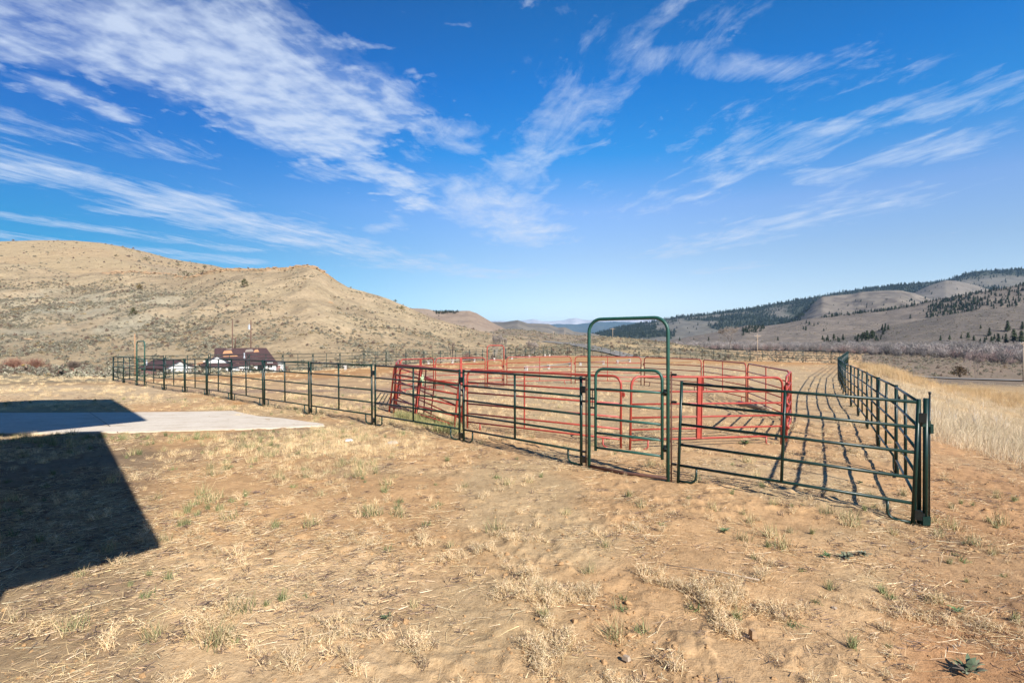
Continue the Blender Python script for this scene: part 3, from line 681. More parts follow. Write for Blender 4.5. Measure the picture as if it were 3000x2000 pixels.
def dens_weed(x, y, px, py):
    n = fbm(x, y, .75, 3, 101); n2_ = fbm(x, y, .3, 2, 102)
    core = np.exp(-((px-1600)/520)**2)*sstep(1480, 1750, py)
    rt = np.exp(-((px-2250)/330)**2)*np.exp(-((py-1830)/120)**2)
    w = sstep(.36, .60, n+.05*core)*sstep(.46, .60, n2_)*(.08+.8*core+.4*rt)
    w = np.where((px > 2350) & (py < 1750), w*.35, w)
    return np.where(slabmask(px, py), 0, np.clip(w, 0, 1))
P = near_pts(1500, 3.0, 16, dens_weed, 1); n = len(P); r_ = np.random.default_rng(3)
scatter('dry_weeds', P, rrot(n, .2, 2), r_.uniform(.4, 1.1, n), r_.choice(4, n, p=[.34, .2, .26, .2]), weeds, 'pale dry weed tufts covering the bare dirt in front of the corral', 'dry weeds')
def dens_straw(x, y, px, py):
    n = fbm(x, y, 1.6, 3, 111); lf = sstep(1300, 900, px)*sstep(1650, 1450, py)
    w = sstep(.40, .62, n)*.55+.06+.55*lf*sstep(.3, .5, n)
    w = w*np.where(py > 1650, .5, 1)
    return np.where(slabmask(px, py), 0, np.clip(w, 0, 1))
P = near_pts(6200, 3.0, 26, dens_straw, 5); n = len(P); r_ = np.random.default_rng(6)
pick = np.where(r_.random(n) < .75, r_.choice([0, 1, 2], n), 3)
scatter('straw_litter', P+np.array([0, 0, .004]), np.stack([np.zeros(n), np.zeros(n), r_.random(n)*6.283], -1), r_.uniform(.5, 1.3, n), pick, strw, 'loose straw and dead leaf litter strewn over the dirt', 'straw')
def dens_green(x, y, px, py):
    n = fbm(x, y, 1.3, 3, 121); edge = np.exp(-((py-1280)/22)**2)*sstep(1250, 800, px)
    w = sstep(.52, .68, n)*sstep(1450, 1150, px)*sstep(1620, 1350, py)*.5+edge*.9+.02
    w = w+.06*sstep(2050, 2200, px)*sstep(1380, 1450, py)*sstep(1720, 1600, py)
    return np.where(slabmask(px, py), 0, np.clip(w, 0, 1))
P = near_pts(560, 3.6, 22, dens_green, 8); n = len(P); r_ = np.random.default_rng(9)
scatter('green_grass', P, rrot(n, .1, 3), r_.uniform(.6, 1.4, n), r_.choice(3, n, p=[.35, .2, .45]), greens, 'small tufts of fading green grass scattered over the dirt yard', 'grass')
random.seed(17)
def clod(s):
    random.seed(s); b = MB(); b.tube([(0, 0, -.2), (random.uniform(-.1, .1), 0, .05), (.05, .05, .5), (.1, 0, .62)], [.7, 1.0, .7, .25], 6)
    b.v = [(x+random.uniform(-.18, .18), y*random.uniform(.6, 1)+random.uniform(-.1, .1), z) for x, y, z in b.v]; return b
M['clod'] = paint('dirt_clods', (.45, .28, .14), (.33, .20, .10), .95, 2, spec=.1)
clods = [proto(clod(s_), M['clod']) for s_ in (1, 2, 3)]+[proto(clod(9), M['palewood'])]
P = near_pts(9000, 3.0, 15, lambda x, y, px, py: np.where(slabmask(px, py), 0, .10+.9*sstep(.5, .65, fbm(x, y, .9, 3, 161))*(.3+.7*sstep(1500, 2100, px))), 18); n = len(P); r_ = np.random.default_rng(19)
scatter('soil_clods', P, rrot(n, .3, 6), r_.exponential(.0055, n).clip(.003, .035), r_.choice(4, n, p=[.33, .33, .32, .02]), clods, 'small dirt clods and pebbles scattered over the bare soil', 'clods')
# dry grass: short mat around slab and inside the arena, tall stand right of the fence
drys = [proto(tuft(70, .13, TANS, .005, .7, .6), Lm), proto(tuft(60, .10, TANS+[(.30, .25, .13)], .005, .9, .7), Lm), proto(tuft(50, .18, TANS[:3], .005, .6, .4), Lm)]
def dens_dry(x, y, px, py):
    n = fbm(x, y, 1.4, 3, 131); ins = inpoly(x, y, arena)
    w = np.exp(-((py-1300)/40)**2)*np.exp(-((px-1000)/260)**2)*1.0+sstep(1250, 1150, py)*sstep(900, 500, px)*.4*sstep(.4, .6, n)
    w = w+ins*sstep(.45, .65, n)*.45*sstep(8.5, 12, y)+ins*np.exp(-((px-1230)/90)**2-((py-1225)/30)**2)
    w = w+.25*sstep(.5, .65, n)*sstep(1300, 900, px)*sstep(1450, 1350, py)
    return np.where(slabmask(px, py), 0, np.clip(w, 0, 1))
P = near_pts(4600, 6, 60, dens_dry, 12); n = len(P); r_ = np.random.default_rng(13)
scatter('dry_grass', P, rrot(n, .12, 4), r_.uniform(.6, 1.4, n)*(.42+P[:, 1]*.012), r_.choice(3, n), drys, 'short straw coloured grass in and around the corral', 'grass')
GOLD = [(.58, .40, .19), (.50, .31, .12), (.64, .50, .29), (.54, .42, .25)]
PALE = [(.66, .55, .38), (.58, .46, .29), (.72, .63, .47), (.50, .40, .26)]
talls = [proto(tuft(70, .6, PALE, .007, .35, .5), Lm), proto(tuft(60, .42, PALE+[(.40, .31, .20)], .007, .55, .6), Lm), proto(tuft(90, .8, [(.54, .36, .17), (.60, .43, .23), (.62, .48, .29)], .009, .22, .3), Lm)]
def tall_pts(n, seed):
    r = np.random.default_rng(seed); out = []; m = 0
    while m < n:
        k = n*4; d = 9*(130/9)**r.random(k); x = d*((2380+r.random(k)*1300)-1500)/F; fr = tofence_right(x, d); z = Zg(x, d); px, py = pxy(x, d, z)
        nn_ = fbm(x, d, 3, 3, 141)
        lim = 1.2+sstep(16, 8, d)*1.9+(nn_-.5)*1.0
        w = (fr > lim)*(.12+.88*sstep(.42, .6, nn_))*sstep(95, 70, d-(px > 2650)*25)
        w *= np.where((np.abs(d-121) < 9), 0, 1)
        s = r.random(k) < w; out.append(np.stack([x, d, z, px, py], -1)[s]); m += s.sum()
    return np.concatenate(out)[:n]
Pt = tall_pts(9500, 15); P = Pt[:, :3]; n = len(P); r_ = np.random.default_rng(16)
gold = .95*np.exp(-((Pt[:, 4]-(1060+.21*(Pt[:, 3]-2450)))/19)**2); pk = np.where(r_.random(n) < gold, 2, r_.choice([0, 1], n))
scatter('tall_dry_grass', P, rrot(n, .14, 5), r_.uniform(.35, 1.0, n)*np.where(pk == 2, 1.0, .8), pk, talls, 'tall golden dry grass on the bank right of the corral', 'grass')
# sagebrush
SG = [(.30, .28, .20), (.24, .23, .17), (.38, .34, .25), (.19, .16, .125)]
def bush(n, w, h, cols_, leaf, core=(.10, .085, .06)):
    mb = MB()
    for _ in range(n):
        a = random.uniform(0, 6.283); u = random.random()**.5; t = random.uniform(0, 1.45)
        rr_ = random.uniform(.55, 1.0); x = math.cos(a)*math.sin(t)*w*rr_; y = math.sin(a)*math.sin(t)*w*rr_; z = math.cos(t)*h*rr_*random.uniform(.85, 1.1)+.04*h
        s = leaf*random.uniform(.6, 1.4); c = jit(random.choice(cols_), .2); v1 = Vector((random.uniform(-1, 1), random.uniform(-1, 1), random.uniform(-.3, 1.2))).normalized()*s; v2 = Vector((random.uniform(-1, 1), random.uniform(-1, 1), random.uniform(-1, 1))).normalized()*s*.55
        p = Vector((x, y, z)); mb.face([p-v2, p+v1*.4-v2*.2, p+v1, p+v2], c)
    for _ in range(7):
        a = random.uniform(0, 6.283); mb.tube([(0, 0, -.1*h), (math.cos(a)*w*.35, math.sin(a)*w*.35, h*.4), (math.cos(a)*w*.7, math.sin(a)*w*.7, h*.8)], [.03*w, .02*w, .008*w], 3, False)
        for _k in range(4*1+1): mb.c[-1-_k] = core
    return mb
def fixc(mb, c=(.12, .10, .08)): mb.c = [x if x is not None else c for x in mb.c]; return mb
sages = [proto(fixc(bush(150, .6, .6, SG, .16)), Lm), proto(fixc(bush(120, .7, .45, SG[:3], .17)), Lm), proto(fixc(bush(120, .5, .6, [(.20, .135, .10), (.17, .13, .10), (.25, .18, .13)], .15)), Lm), proto(fixc(bush(120, .8, .35, [(.36, .28, .16), (.30, .24, .14)], .18)), Lm)]
def d1(px, y, X, d, v):
    s = sstep(850, 250, px)*sstep(800, 880, y)*2.6; lower = sstep(880, 1040, y)*1.0
    w = (.22+s+lower)*(.12+1.2*sstep(.40, .60, fbm(X, d, 14, 4, 201)))*(.4+.9*sstep(.38, .58, fbm(X, d, 45, 2, 205)))
    w = w*np.where(px > 1180, .8, 1); return w/np.maximum(d, 1)**.5
Ps = [scat_hill('L1', 25000, d1, 21), scat_hill('L2', 1800, lambda px, y, X, d, v: .3+sstep(330, 420, px)*sstep(.4, .6, fbm(X, d, 40, 3, 7)), 22), scat_hill('M3', 1600, lambda px, y, X, d, v: .3+fbm(X, d, 20, 3, 7), 23)]
rs = [np.full(len(Ps[0]), .8), np.full(len(Ps[1]), 1.7), np.full(len(Ps[2]), 2.0)]
r_ = np.random.default_rng(24)
def flat_pts(n, pxa, pxb, da, db, f, seed):
    r = np.random.default_rng(seed); out = []; m = 0
    while m < n:
        k = n*3; d = np.sqrt(da**2+(db**2-da**2)*r.random(k)); px = pxa+(pxb-pxa)*r.random(k); x = (px-1500)/F*d; z = Zg(x, d)+micro(x, d); s = r.random(k) < f(x, d, px); out.append(np.stack([x, d, z], -1)[s]); m += s.sum()
    return np.concatenate(out)[:n]
Ps.append(flat_pts(5200, -250, 1450, 46, 160, lambda x, d, px: (.25+.75*sstep(.42, .58, fbm(x, d, 9, 3, 31)))*np.where((px > 400) & (px < 860) & (d > 70) & (d < 112), 0, 1)*sstep(1.0, 1.25, np.hypot(x, d)/np.maximum(40+np.maximum(px-500, 0)*.05, 1)), 25)); rs.append(np.full(5200, .8))
Ps.append(flat_pts(9000, 2180, 3300, 105, 560, lambda x, d, px: (.3+.7*sstep(.4, .55, fbm(x, d, 12, 3, 33)))*np.where((d < 150) & (px > 2600), .0, 1), 26)); rs.append(np.full(9000, .8))
Ps.append(flat_pts(3600, 1420, 2200, 92, 260, lambda x, d, px: .15+.85*sstep(.48, .62, fbm(x, d, 14, 3, 35)), 27)); rs.append(np.full(3600, .7))
Ps.append(scat_hill('R1', 5000, lambda px, y, X, d, v: .4+fbm(X, d, 30, 3, 5), 28)); rs.append(np.full(5000, 1.0))
Ps.append(scat_hill('R2', 2500, lambda px, y, X, d, v: .3+2*sstep(.5, .65, fbm(X, d, 60, 3, 5)), 29)); rs.append(np.full(2500, 1.6))
P = np.concatenate(Ps); sc = np.concatenate(rs)*(.45+r_.exponential(.42, len(P)).clip(0, 1.7)); n = len(P)
scatter('sagebrush', P-np.array([0, 0, .05]), rrot(n, .08, 30), sc, r_.choice(4, n, p=[.42, .28, .16, .14]), sages, 'grey green sagebrush dotting the hillsides and valley floor', 'sagebrush')
# conifers
def conifer(h=1.0, wd=.2, n=170, cols_=((.028, .045, .024), (.045, .065, .035), (.065, .085, .045))):
    mb = MB()
    for i in range(n):
        t = random.random()**1.2; z = .08+t*.9; rad = wd*(1-t)**.8*random.uniform(.6, 1.12)+.01; a = random.uniform(0, 6.283)
        x, y = math.cos(a)*rad, math.sin(a)*rad; s = .055*random.uniform(.7, 1.4)
        p = Vector((x*h, y*h, z*h)); o_ = Vector((math.cos(a), math.sin(a), -.35))*s*h; sd = Vector((-math.sin(a), math.cos(a), random.uniform(-.2, .2)))*s*.8*h
        mb.face([p-o_-sd*.7, p-o_+sd*.7, p+o_+sd, p+o_*1.2-sd], jit(random.choice(cols_), .2))
    n0 = len(mb.v); mb.c = mb.c
    mb.tube([(0, 0, 0), (0, 0, .12*h)], .02*h, 5, False)
    b = len(mb.f); mb.tube([(0, 0, .1*h), (0, 0, .35*h), (0, 0, .7*h), (0, 0, .97*h)], [wd*.55*h, wd*.5*h, wd*.25*h, .004*h], 6, False)
    mb.c = [c or (.03, .032, .02) for c in mb.c]; return mb
conis = [proto(conifer(1, .24), Lm), proto(conifer(1, .30), Lm), proto(conifer(1, .19, 140), Lm), proto(conifer(1, .36, 170, ((.05, .07, .03), (.07, .09, .045))), Lm)]
def polyd(polys, base=0.0, s=None, seed=0, thr=(.4, .5)):
    def f(px, y, X, d, v):
        w = np.full(px.shape, base)
        for P_, wt in polys:
            w = np.maximum(w, inpoly(px, y, np.array(P_, float))*wt)
        if s: w = w*sstep(thr[0], thr[1], fbm(X, d, s, 3, seed))
        return w
    return f
PC = [scat_hill('R4', 12000, lambda px, y, X, d, v: (.02+sstep(.43, .53, fbm(X*1.2, d*.5, 420, 4, 3))+sstep(.80, .97, v)*1.2), 41),
      scat_hill('R3', 1000, polyd([([(2200, 1000), (2230, 930), (2340, 880), (2400, 870), (2350, 930), (2330, 960), (2360, 1000)], 1.0), ([(2360, 960), (2480, 885), (2620, 870), (2800, 880), (2600, 920), (2400, 950)], .08)], .005), 42),
      scat_hill('R2', 620, polyd([([(2705, 930), (2718, 900), (2780, 876), (2850, 870), (2890, 885), (2880, 905), (2820, 920), (2760, 935)], .7), ([(2640, 935), (2700, 900), (2780, 868), (2900, 860), (3100, 850), (3100, 905), (2800, 935)], .05), ([(2850, 900), (2900, 850), (3100, 850), (3100, 900), (2950, 915)], .35), ([(2320, 975), (2340, 945), (2420, 940), (2480, 955), (2420, 978)], .05), ([(2168, 984), (2176, 960), (2250, 953), (2225, 972)], .45)], .0012), 43),
      scat_hill('R2', 420, lambda px, y, X, d, v: sstep(.90, .98, v)*(px > 2400), 44),
      scat_hill('R1', 90, polyd([([(2500, 1000), (2520, 965), (2600, 950), (2575, 1000)], 1), ([(2390, 1003), (2400, 985), (2460, 985), (2460, 1003)], .8), ([(2800, 1000), (2860, 980), (3100, 970), (3100, 1010), (2800, 1010)], .5)], .0006), 45),
      scat_hill('M1', 190, lambda px, y, X, d, v: inpoly(px, y, np.array([(1265, 905), (1350, 905), (1335, 921), (1275, 921)], float))+.004, 46),
      scat_hill('R3a', 160, lambda px, y, X, d, v: sstep(.5, .6, fbm(X, d, 200, 3, 9))*.5+.02, 47)]
hs_ = [15, 10, 8, 7, 5, 4.5, 8]
r_ = np.random.default_rng(48); P = np.concatenate(PC); sc = np.concatenate([np.full(len(a), h) for a, h in zip(PC, hs_)])*r_.uniform(.35, 1.3, len(P))**1.2; n = len(P)
scatter('pine_forest', P-np.array([0, 0, .3]), rrot(n, .03, 49), sc, r_.choice(4, n, p=[.35, .3, .2, .15]), conis, 'dark pine woods spread over the hills at the right', 'pine trees')
# willow thicket along the creek
def bare(n, h, w, cols_, stem=(.15, .13, .12)):
    mb = MB()
    for _ in range(n):
        a = random.uniform(0, 6.283); t = random.uniform(.05, .75); p = Vector((random.gauss(0, .12)*w, random.gauss(0, .12)*w, 0)); L = h*random.uniform(.6, 1.05)
        d = Vector((math.cos(a)*math.sin(t)*w/h, math.sin(a)*math.sin(t)*w/h, math.cos(t))); e = blade(mb, p, d, L, .11, jit(stem), .12, 3)
        for _ in range(9):
            k = random.uniform(.35, 1); q_ = p.lerp(e, k); b = random.uniform(0, 6.283)
            blade(mb, q_, (math.cos(b)*.8, math.sin(b)*.8, random.uniform(.3, 1.4)), L*random.uniform(.12, .28), .10, jit(random.choice(cols_), .15), .2, 1)
    return mb
WL = [(.42, .37, .34), (.37, .325, .30), (.48, .41, .38)]; WD = [(.24, .22, .205), (.30, .275, .255), (.35, .315, .29)]
wills = [proto(bare(46, 6, 4.5, WL), Lm), proto(bare(40, 7, 3.5, WD, (.12, .11, .105)), Lm), proto(bare(46, 5, 5, [(.36, .26, .235), (.32, .235, .21)]), Lm), proto(bare(40, 6, 4, WD+WL), Lm)]
def wl(x, d, px):
    dn = np.interp(px, [1900, 2100, 2400, 2600, 2800, 2950, 3100, 3400], [640, 600, 520, 400, 330, 215, 190, 170])
    t = (d-dn)/np.interp(px, [1900, 2400, 3000], [120, 260, 420])
    return (t > 0)*(t < 1)*sstep(1880, 2080, px)*(.45+.55*sstep(.35, .5, fbm(x, d, 30, 2, 51)))
P = flat_pts(2500, 1880, 3500, 165, 800, wl, 52); n = len(P); r_ = np.random.default_rng(53)
pk = (fbm(P[:, 0], P[:, 1], 40, 2, 55)*5.2-.6).clip(0, 3).astype(int); pk = np.where(r_.random(n) < .3, r_.choice(4, n), pk)
scatter('willow_thicket', P-np.array([0, 0, .2]), rrot(n, .05, 54), r_.uniform(.5, 1.45, n)*(.75+.35*sstep(200, 420, P[:, 1])), pk, wills, 'bare grey pink willow thicket along the creek', 'willows')
# rocks along the ridge crest
def rockmesh(seed):
    random.seed(seed); mb = MB(); mb.box((0, 0, .3), (1.4, 1.0, .7), .3, .7); mb.box((.5, .2, .2), (.9, .8, .5), 1.0, .6); mb.box((-.5, -.2, .15), (.7, .9, .4), 2, .7); return mb
rocks = [proto(rockmesh(s), M['rock']) for s in (1, 2)]
P1 = scat_hill('L1', 260, lambda px, y, X, d, v: sstep(.93, .975, v)*(inpoly(px, y, np.array([(300, 780), (480, 790), (560, 800), (640, 780), (960, 760), (960, 840), (850, 815), (600, 830), (300, 830)], float)))+.0008, 61); n = len(P1); r_ = np.random.default_rng(62)
sc3 = np.stack([r_.uniform(.6, 2.6, n), r_.uniform(.5, 1.5, n), r_.uniform(.4, 1.0, n)], -1)
scatter('ridge_rocks', P1, rrot(n, .15, 63), sc3, r_.choice(2, n), rocks, 'tan broken rocks along the crest of the left hill', 'rocks')

# ------------------------------------------------------------------ green corral panels
ORD = ['first', 'second', 'third', 'fourth', 'fifth', 'sixth', 'seventh', 'eighth', 'ninth', 'tenth', 'eleventh', 'twelfth', 'thirteenth', 'fourteenth', 'fifteenth', 'sixteenth', 'seventeenth', 'eighteenth', 'nineteenth', 'twentieth', 'twenty-first', 'twenty-second', 'twenty-third']
GL_ = 3.0; RZ = [.25, .552, .853, 1.153, 1.45]
def arc(cx, cz, r, a0, a1, n=6, y=0): return [(cx+r*math.cos(R(a0+(a1-a0)*i/n)), y, cz+r*math.sin(R(a0+(a1-a0)*i/n))) for i in range(n+1)]
def green_panel():
    t = empty('corral_panel')
    def one(nm, pts_, r, n=10):
        b = MB(); b.tube(pts_, r, n); return b.build(nm, M['green'], t, True)
    b = MB(); b.tube([(.03, 0, -.05), (.03, 0, 1.485)], .024, 10); pm = b.mesh('post', M['green'], True)
    for x in (0, GL_-.06):
        o = link('post', pm, None, t); o.location.x = x
    b = MB(); b.tube([(.05, 0, 0), (GL_-.05, 0, 0)], .0195, 10); rm = b.mesh('rail', M['green'], True)
    for z in RZ: o = link('rail', rm, None, t); o.location.z = z
    one('upright', [(GL_*.49, 0, .25), (GL_*.49, 0, 1.45)], .021)
    ft = [(.30, 0, .24), (.30, 0, .13)]+arc(.20, .12, .10, 0, -90)[1:]+[(.05, 0, .02)]
    b = MB(); b.tube(ft, .017, 8); fm = b.mesh('foot', M['green'], True)
    o = link('foot', fm, None, t); o = link('foot', fm, None, t); o.location.x = GL_; o.rotation_euler.z = math.pi
    b = MB(); b.box((0, 0, 0), (.075, .05, .11)); b.box((0, .035, 0), (.03, .03, .05)); cm_ = b.mesh('clamp', M['black'])
    for z in (1.27, .12): o = link('clamp', cm_, None, t); o.location = (GL_+.02, 0, z)
    return t
def kids(o): return [c for c in bpy.data.objects if c.parent == o]
def copy_tree(o, parent=None, cache={}):
    if o.name not in cache: cache[o.name] = kids(o)
    c = o.copy(); COL.objects.link(c); c.parent = parent
    for ch in cache[o.name]:
        k = ch.copy(); COL.objects.link(k); k.parent = c
    return c
proto_g = green_panel(); used_g = [False]
def place_panel(P, Q, label, group, gap=.07, first=proto_g, used=used_g, unit=3.07, lean=0):
    o = first if not used[0] else copy_tree(first)
    used[0] = True
    L = math.hypot(Q[0]-P[0], Q[1]-P[1]); z0, z1 = zg(*P), zg(*Q); ux, uy = (Q[0]-P[0])/L, (Q[1]-P[1])/L
    o.location = (P[0]+ux*.03, P[1]+uy*.03, z0); o.rotation_euler = (lean+R(random.uniform(-.6, .6)), -math.atan2(z1-z0, L), math.atan2(uy, ux)); o.scale = (L/unit, 1, 1)
    return tag(o, label, 'fence panel', group)
random.seed(5)
gN, gB, gF, gR = 'green panels of the near fence', 'green panels of the far left fence', 'green panels of the far right fence', 'green panels of the right fence'
place_panel(PR, CORN, 'nearest green corral panel between the tall gate and the right corner post', gN)
place_panel(A[1], PM, 'green corral panel joined to the left side of the tall gate', gN)
for i in range(1, 9):
    nm = {1: 'green panel in front of the stacked red panels, second left of the tall gate', 2: 'green panel with its left post near the tip of the concrete path', 8: 'short looking green panel just right of the far walk-through gate'}
    place_panel(A[i+1], A[i], nm.get(i, '%s green panel left of the tall gate in the near fence' % ORD[i]), gN)
place_panel(A2[1], A2[0], 'green panel just left of the far walk-through gate', gN)
place_panel(A2[2], A2[1], 'leftmost green panel of the near fence, ending at the left corner', gN)
for i in range(21): place_panel(Bl[i], Bl[i+1], '%s green panel from the left corner along the far left fence' % ORD[i], gB)
for i in range(len(Fl)-1): place_panel(Fl[i], Fl[i+1], '%s green panel from the back corner along the far right fence' % ORD[i], gF)
for i in range(len(Rl)-1):
    place_panel(Rl[i+1], Rl[i], 'green panel of the right fence meeting the near corner post' if i == 0 else '%s green panel behind the near corner in the right fence' % ORD[i], gR)
# corner post cluster at the near right corner
o = empty('corner_post', (CORN[0]+.068, CORN[1]+.01, zg(*CORN)))
b = MB(); b.tube([(0, 0, -.05), (.01, 0, 1.5)], .027, 12); b.build('post', M['green'], o, True)
b = MB(); b.tube([(.048, 0, -.02), (.056, 0, 1.56)], .010, 8); b.box((.056, 0, 1.56), (.022, .022, .03)); b.build('pin_rod', M['black'], o, True)
b = MB(); b.box((.0, 0, 1.2), (.10, .05, .07)); b.box((.065, 0, 1.14), (.035, .05, .11)); b.build('clamp', M['green'], o)
b = MB(); b.box((.0, 0, .06), (.09, .06, .10)); b.build('base_bracket', M['green'], o)
tag(o, 'dark green corner post with pin rod and brackets, nearest to the camera', 'post')

# ------------------------------------------------------------------ walk-through gates
def bow_gate(P, Q, Hh, mat, rails, gz0, gz1, label, rad=.028, sill=True, swing=0, group=None, gl=.12, gr=.09):
    L = math.hypot(Q[0]-P[0], Q[1]-P[1]); z0, z1 = zg(*P), zg(*Q)
    t = empty('walk_through_gate', (P[0], P[1], z0), math.atan2(Q[1]-P[1], Q[0]-P[0]), -math.atan2(z1-z0, L)); tag(t, label, 'gate', group)
    r = .16*L
    b = MB(); b.tube([(0, 0, -.05), (0, 0, Hh-r)]+arc(r, Hh-r, r, 180, 90)[1:]+arc(L-r, Hh-r, r, 90, 0)+[(L, 0, -.05)], rad, 12); b.build('arch_frame', mat, t, True)
    if sill: b = MB(); b.tube([(0, 0, .03), (L*.5, 0, .005), (L, 0, .03)], rad*.95, 10); b.build('ground_bar', M['rust'], t, True)
    g_ = empty('gate_leaf'); g_.parent = t; g_.location = (L-gr, 0, 0); g_.rotation_euler.z = swing
    x0, x1 = -(L-gr-gl), 0; rr_ = .14
    b = MB(); b.tube([(x0, 0, gz0-.05), (x0, 0, gz1-rr_)]+arc(x0+rr_, gz1-rr_, rr_, 180, 90)[1:]+arc(x1-rr_, gz1-rr_, rr_, 90, 0)+[(x1, 0, gz0-.05)], rad*.86, 12); b.build('leaf_frame', mat, g_, True)
    for k in range(rails):
        z = gz0+(gz1-gz0)*k/rails*.93 if k else gz0
        b = MB(); b.tube([(x0, 0, z), (x1, 0, z)], rad*.72, 8); b.build('rail', mat, g_, True)
    for z in (gz0+.12, gz1-.32):
        b = MB(); b.tube([(x1, 0, z), (x1+gr*.5, -.03, z), (L-(L-gr), 0, z)], .014, 6); b.tube([(x1+gr*.5, 0, z-.05), (x1+gr*.5, 0, z+.05)], .02, 6); b.build('hinge', M['black'], g_, True)
    b = MB()
    for dz in (0, .15, -.15): b.box((x0-.05, 0, gz0+(gz1-gz0)*.62+dz), (.09, .03, .03))
    b.tube([(x0-.05, -.02, gz0+(gz1-gz0)*.62-.16), (x0-.045, -.02, gz0+(gz1-gz0)*.62+.17)], .008, 5); b.build('latch', M['black'], g_)
    return t
zl = zg(1.26, 8.93)
bow_gate((1.26, 8.93), (2.32, 8.12), 2.42, M['teal'], 5, .345, 1.62, 'tall teal green arched walk-through gate with a closed five bar leaf', .027)
for (x, y, dx, s_, z1, lab) in ((1.26, 8.93, -.055, -1, 1.50, 'rusty hinge rod standing left of the tall green gate'), (2.32, 8.12, .05, 1, 1.62, 'rusty hinge rod standing between the tall gate and right panel')):
    o = empty('hinge_rod', (x+dx*.8, y-dx*.6, zg(x, y))); tag(o, lab, 'rod')
    b = MB(); b.tube([(0, 0, -.03), (0, 0, z1)], .013, 8); b.build('rod', M['rust'], o, True)
    for z in (z1-.05, z1*.72, .25): b = MB(); b.box((s_*.035, -s_*.025, z), (.07, .03, .035), -.65); b.build('bracket', M['black'], o)
bow_gate(A2[0], A[9], 2.33, M['teal'], 5, .3, 1.4, 'narrow green arched gate in the far left part of the near fence', .03, group=None)

# ------------------------------------------------------------------ red round pen
def red_panel(P, Q, label, nr=5, H=1.40, brace='tube', bx=.5, feet=True, lean=0, z_off=0, roll=0, group='red panels of the round pen', thick=.0235):
    L = math.hypot(Q[0]-P[0], Q[1]-P[1]); z0, z1 = zg(*P), zg(*Q)
    t = empty('round_pen_panel', (P[0], P[1], z0+z_off), math.atan2(Q[1]-P[1], Q[0]-P[0]), -math.atan2(z1-z0, L)+roll); t.rotation_euler.x = lean
    tag(t, label, 'fence panel', group); r = .17; x0, x1 = .035, L-.035
    b = MB(); b.tube([(x0, 0, -.04), (x0, 0, H-r)]+arc(x0+r, H-r, r, 180, 90)[1:]+arc(x1-r, H-r, r, 90, 0)+[(x1, 0, -.04)], thick, 10); b.build('frame', M['red'], t, True)
    zs = [.18, .38, .61, .87, 1.11]
    for z in zs[:nr]: b = MB(); b.tube([(x0, 0, z), (x1, 0, z)], .019, 8); b.build('rail', M['red'], t, True)
    b = MB()
    if brace == 'tube': b.tube([(L*bx, 0, .18), (L*bx, 0, H)], .018, 8)
    elif brace == 'wide': b.box((L*bx, 0, .79), (.11, .035, 1.22)); b.box((L*bx-.05, -.02, .79), (.012, .03, 1.22)); b.box((L*bx+.05, -.02, .79), (.012, .03, 1.22))
    elif brace == 'zig':
        for k in range(12): z = .14+k*.105; b.box((L*bx, 0, z+.05), (.10 if k % 2 else .05, .03, .104))
    b.build('brace', M['red'], t)
    if feet:
        for x, s_ in ((.42, -1), (L-.42, 1)): b = MB(); b.tube([(x, 0, .18), (x, 0, .04), (x+s_*.04, 0, .0), (x+s_*.10, 0, -.01)], .017, 8); b.build('foot', M['red'], t, True)
    b = MB(); b.box((L+.01, 0, 1.05), (.07, .03, .07)); b.tube([(L+.01, 0, .98), (L+.01, 0, 1.12)], .012, 6); b.build('connector', M['red'], t)
    return t
def pd(px, d): return ((px-1500)/F*d, d)
red_panel(pd(1366, 12.9), pd(1824, 10.55), 'near red panel seen behind the green panel left of the tall gate', bx=.42)
red_panel(pd(1841, 10.48), pd(2293, 11.5), 'near red panel with a wide upright, behind the rightmost green panel', brace='wide', bx=.43)
o = red_panel(pd(2303, 11.75), pd(2317, 14.7), 'red panel seen edge-on at the right side of the round pen', brace='zig', bx=.04)
def plate(parent, L, x=.05):
    b = MB(); b.tube([(x, .02, .12)]+[(x+.03*(-1)**k, .05*(-1)**k, .2+k*.12) for k in range(10)], .035, 6); b.build('stamped_sheet', M['red'], parent)
plate(o, 3)
red_panel(pd(2313, 14.9), pd(2190, 19.4), 'red panel sloping away at the right side of the round pen', bx=.5)
red_panel(pd(2187, 19.5), pd(2060, 24.0), 'second red panel from the right end at the back of the pen', bx=.5)
red_panel(pd(2056, 24.1), pd(1886, 27.3), 'third red panel from the right end at the back of the pen', bx=.55)
red_panel(pd(1880, 27.4), pd(1683, 28.4), 'back red panel seen through the arch of the tall gate', bx=.5)
red_panel(pd(1675, 28.4), pd(1483, 27.2), 'back red panel just right of the red arched gate', bx=.5)
bow_gate(pd(1427, 26.2), pd(1476, 26.7), 1.98, M['red'], 5, .2, 1.28, 'red arched walk-through gate at the back of the round pen', .026, swing=R(-14))
red_panel(pd(1423, 26.0), pd(1274, 24.8), 'back red panel just left of the red arched gate', brace='wide', bx=.5)
red_panel(pd(1271, 24.6), pd(1172, 21.6), 'red panel at the back left of the pen, behind the stack', brace='wide', bx=.42)
o = red_panel(pd(1171, 21.2), pd(1160, 16.8), 'red panel seen edge-on at the left end of the pen', brace='zig', bx=.95, feet=False)
o = red_panel(pd(1139, 16.0), pd(1331, 12.35), 'front tilted red panel of the leaning stack on the left', brace='wide', bx=.47, lean=R(-7), thick=.027, group='red panels leaning in a stack')
o = red_panel(pd(1152, 16.4), pd(1356, 12.55), 'middle red panel of the leaning stack on the left', brace='tube', bx=.5, nr=5, lean=R(-3), z_off=-.05, thick=.026, group='red panels leaning in a stack')
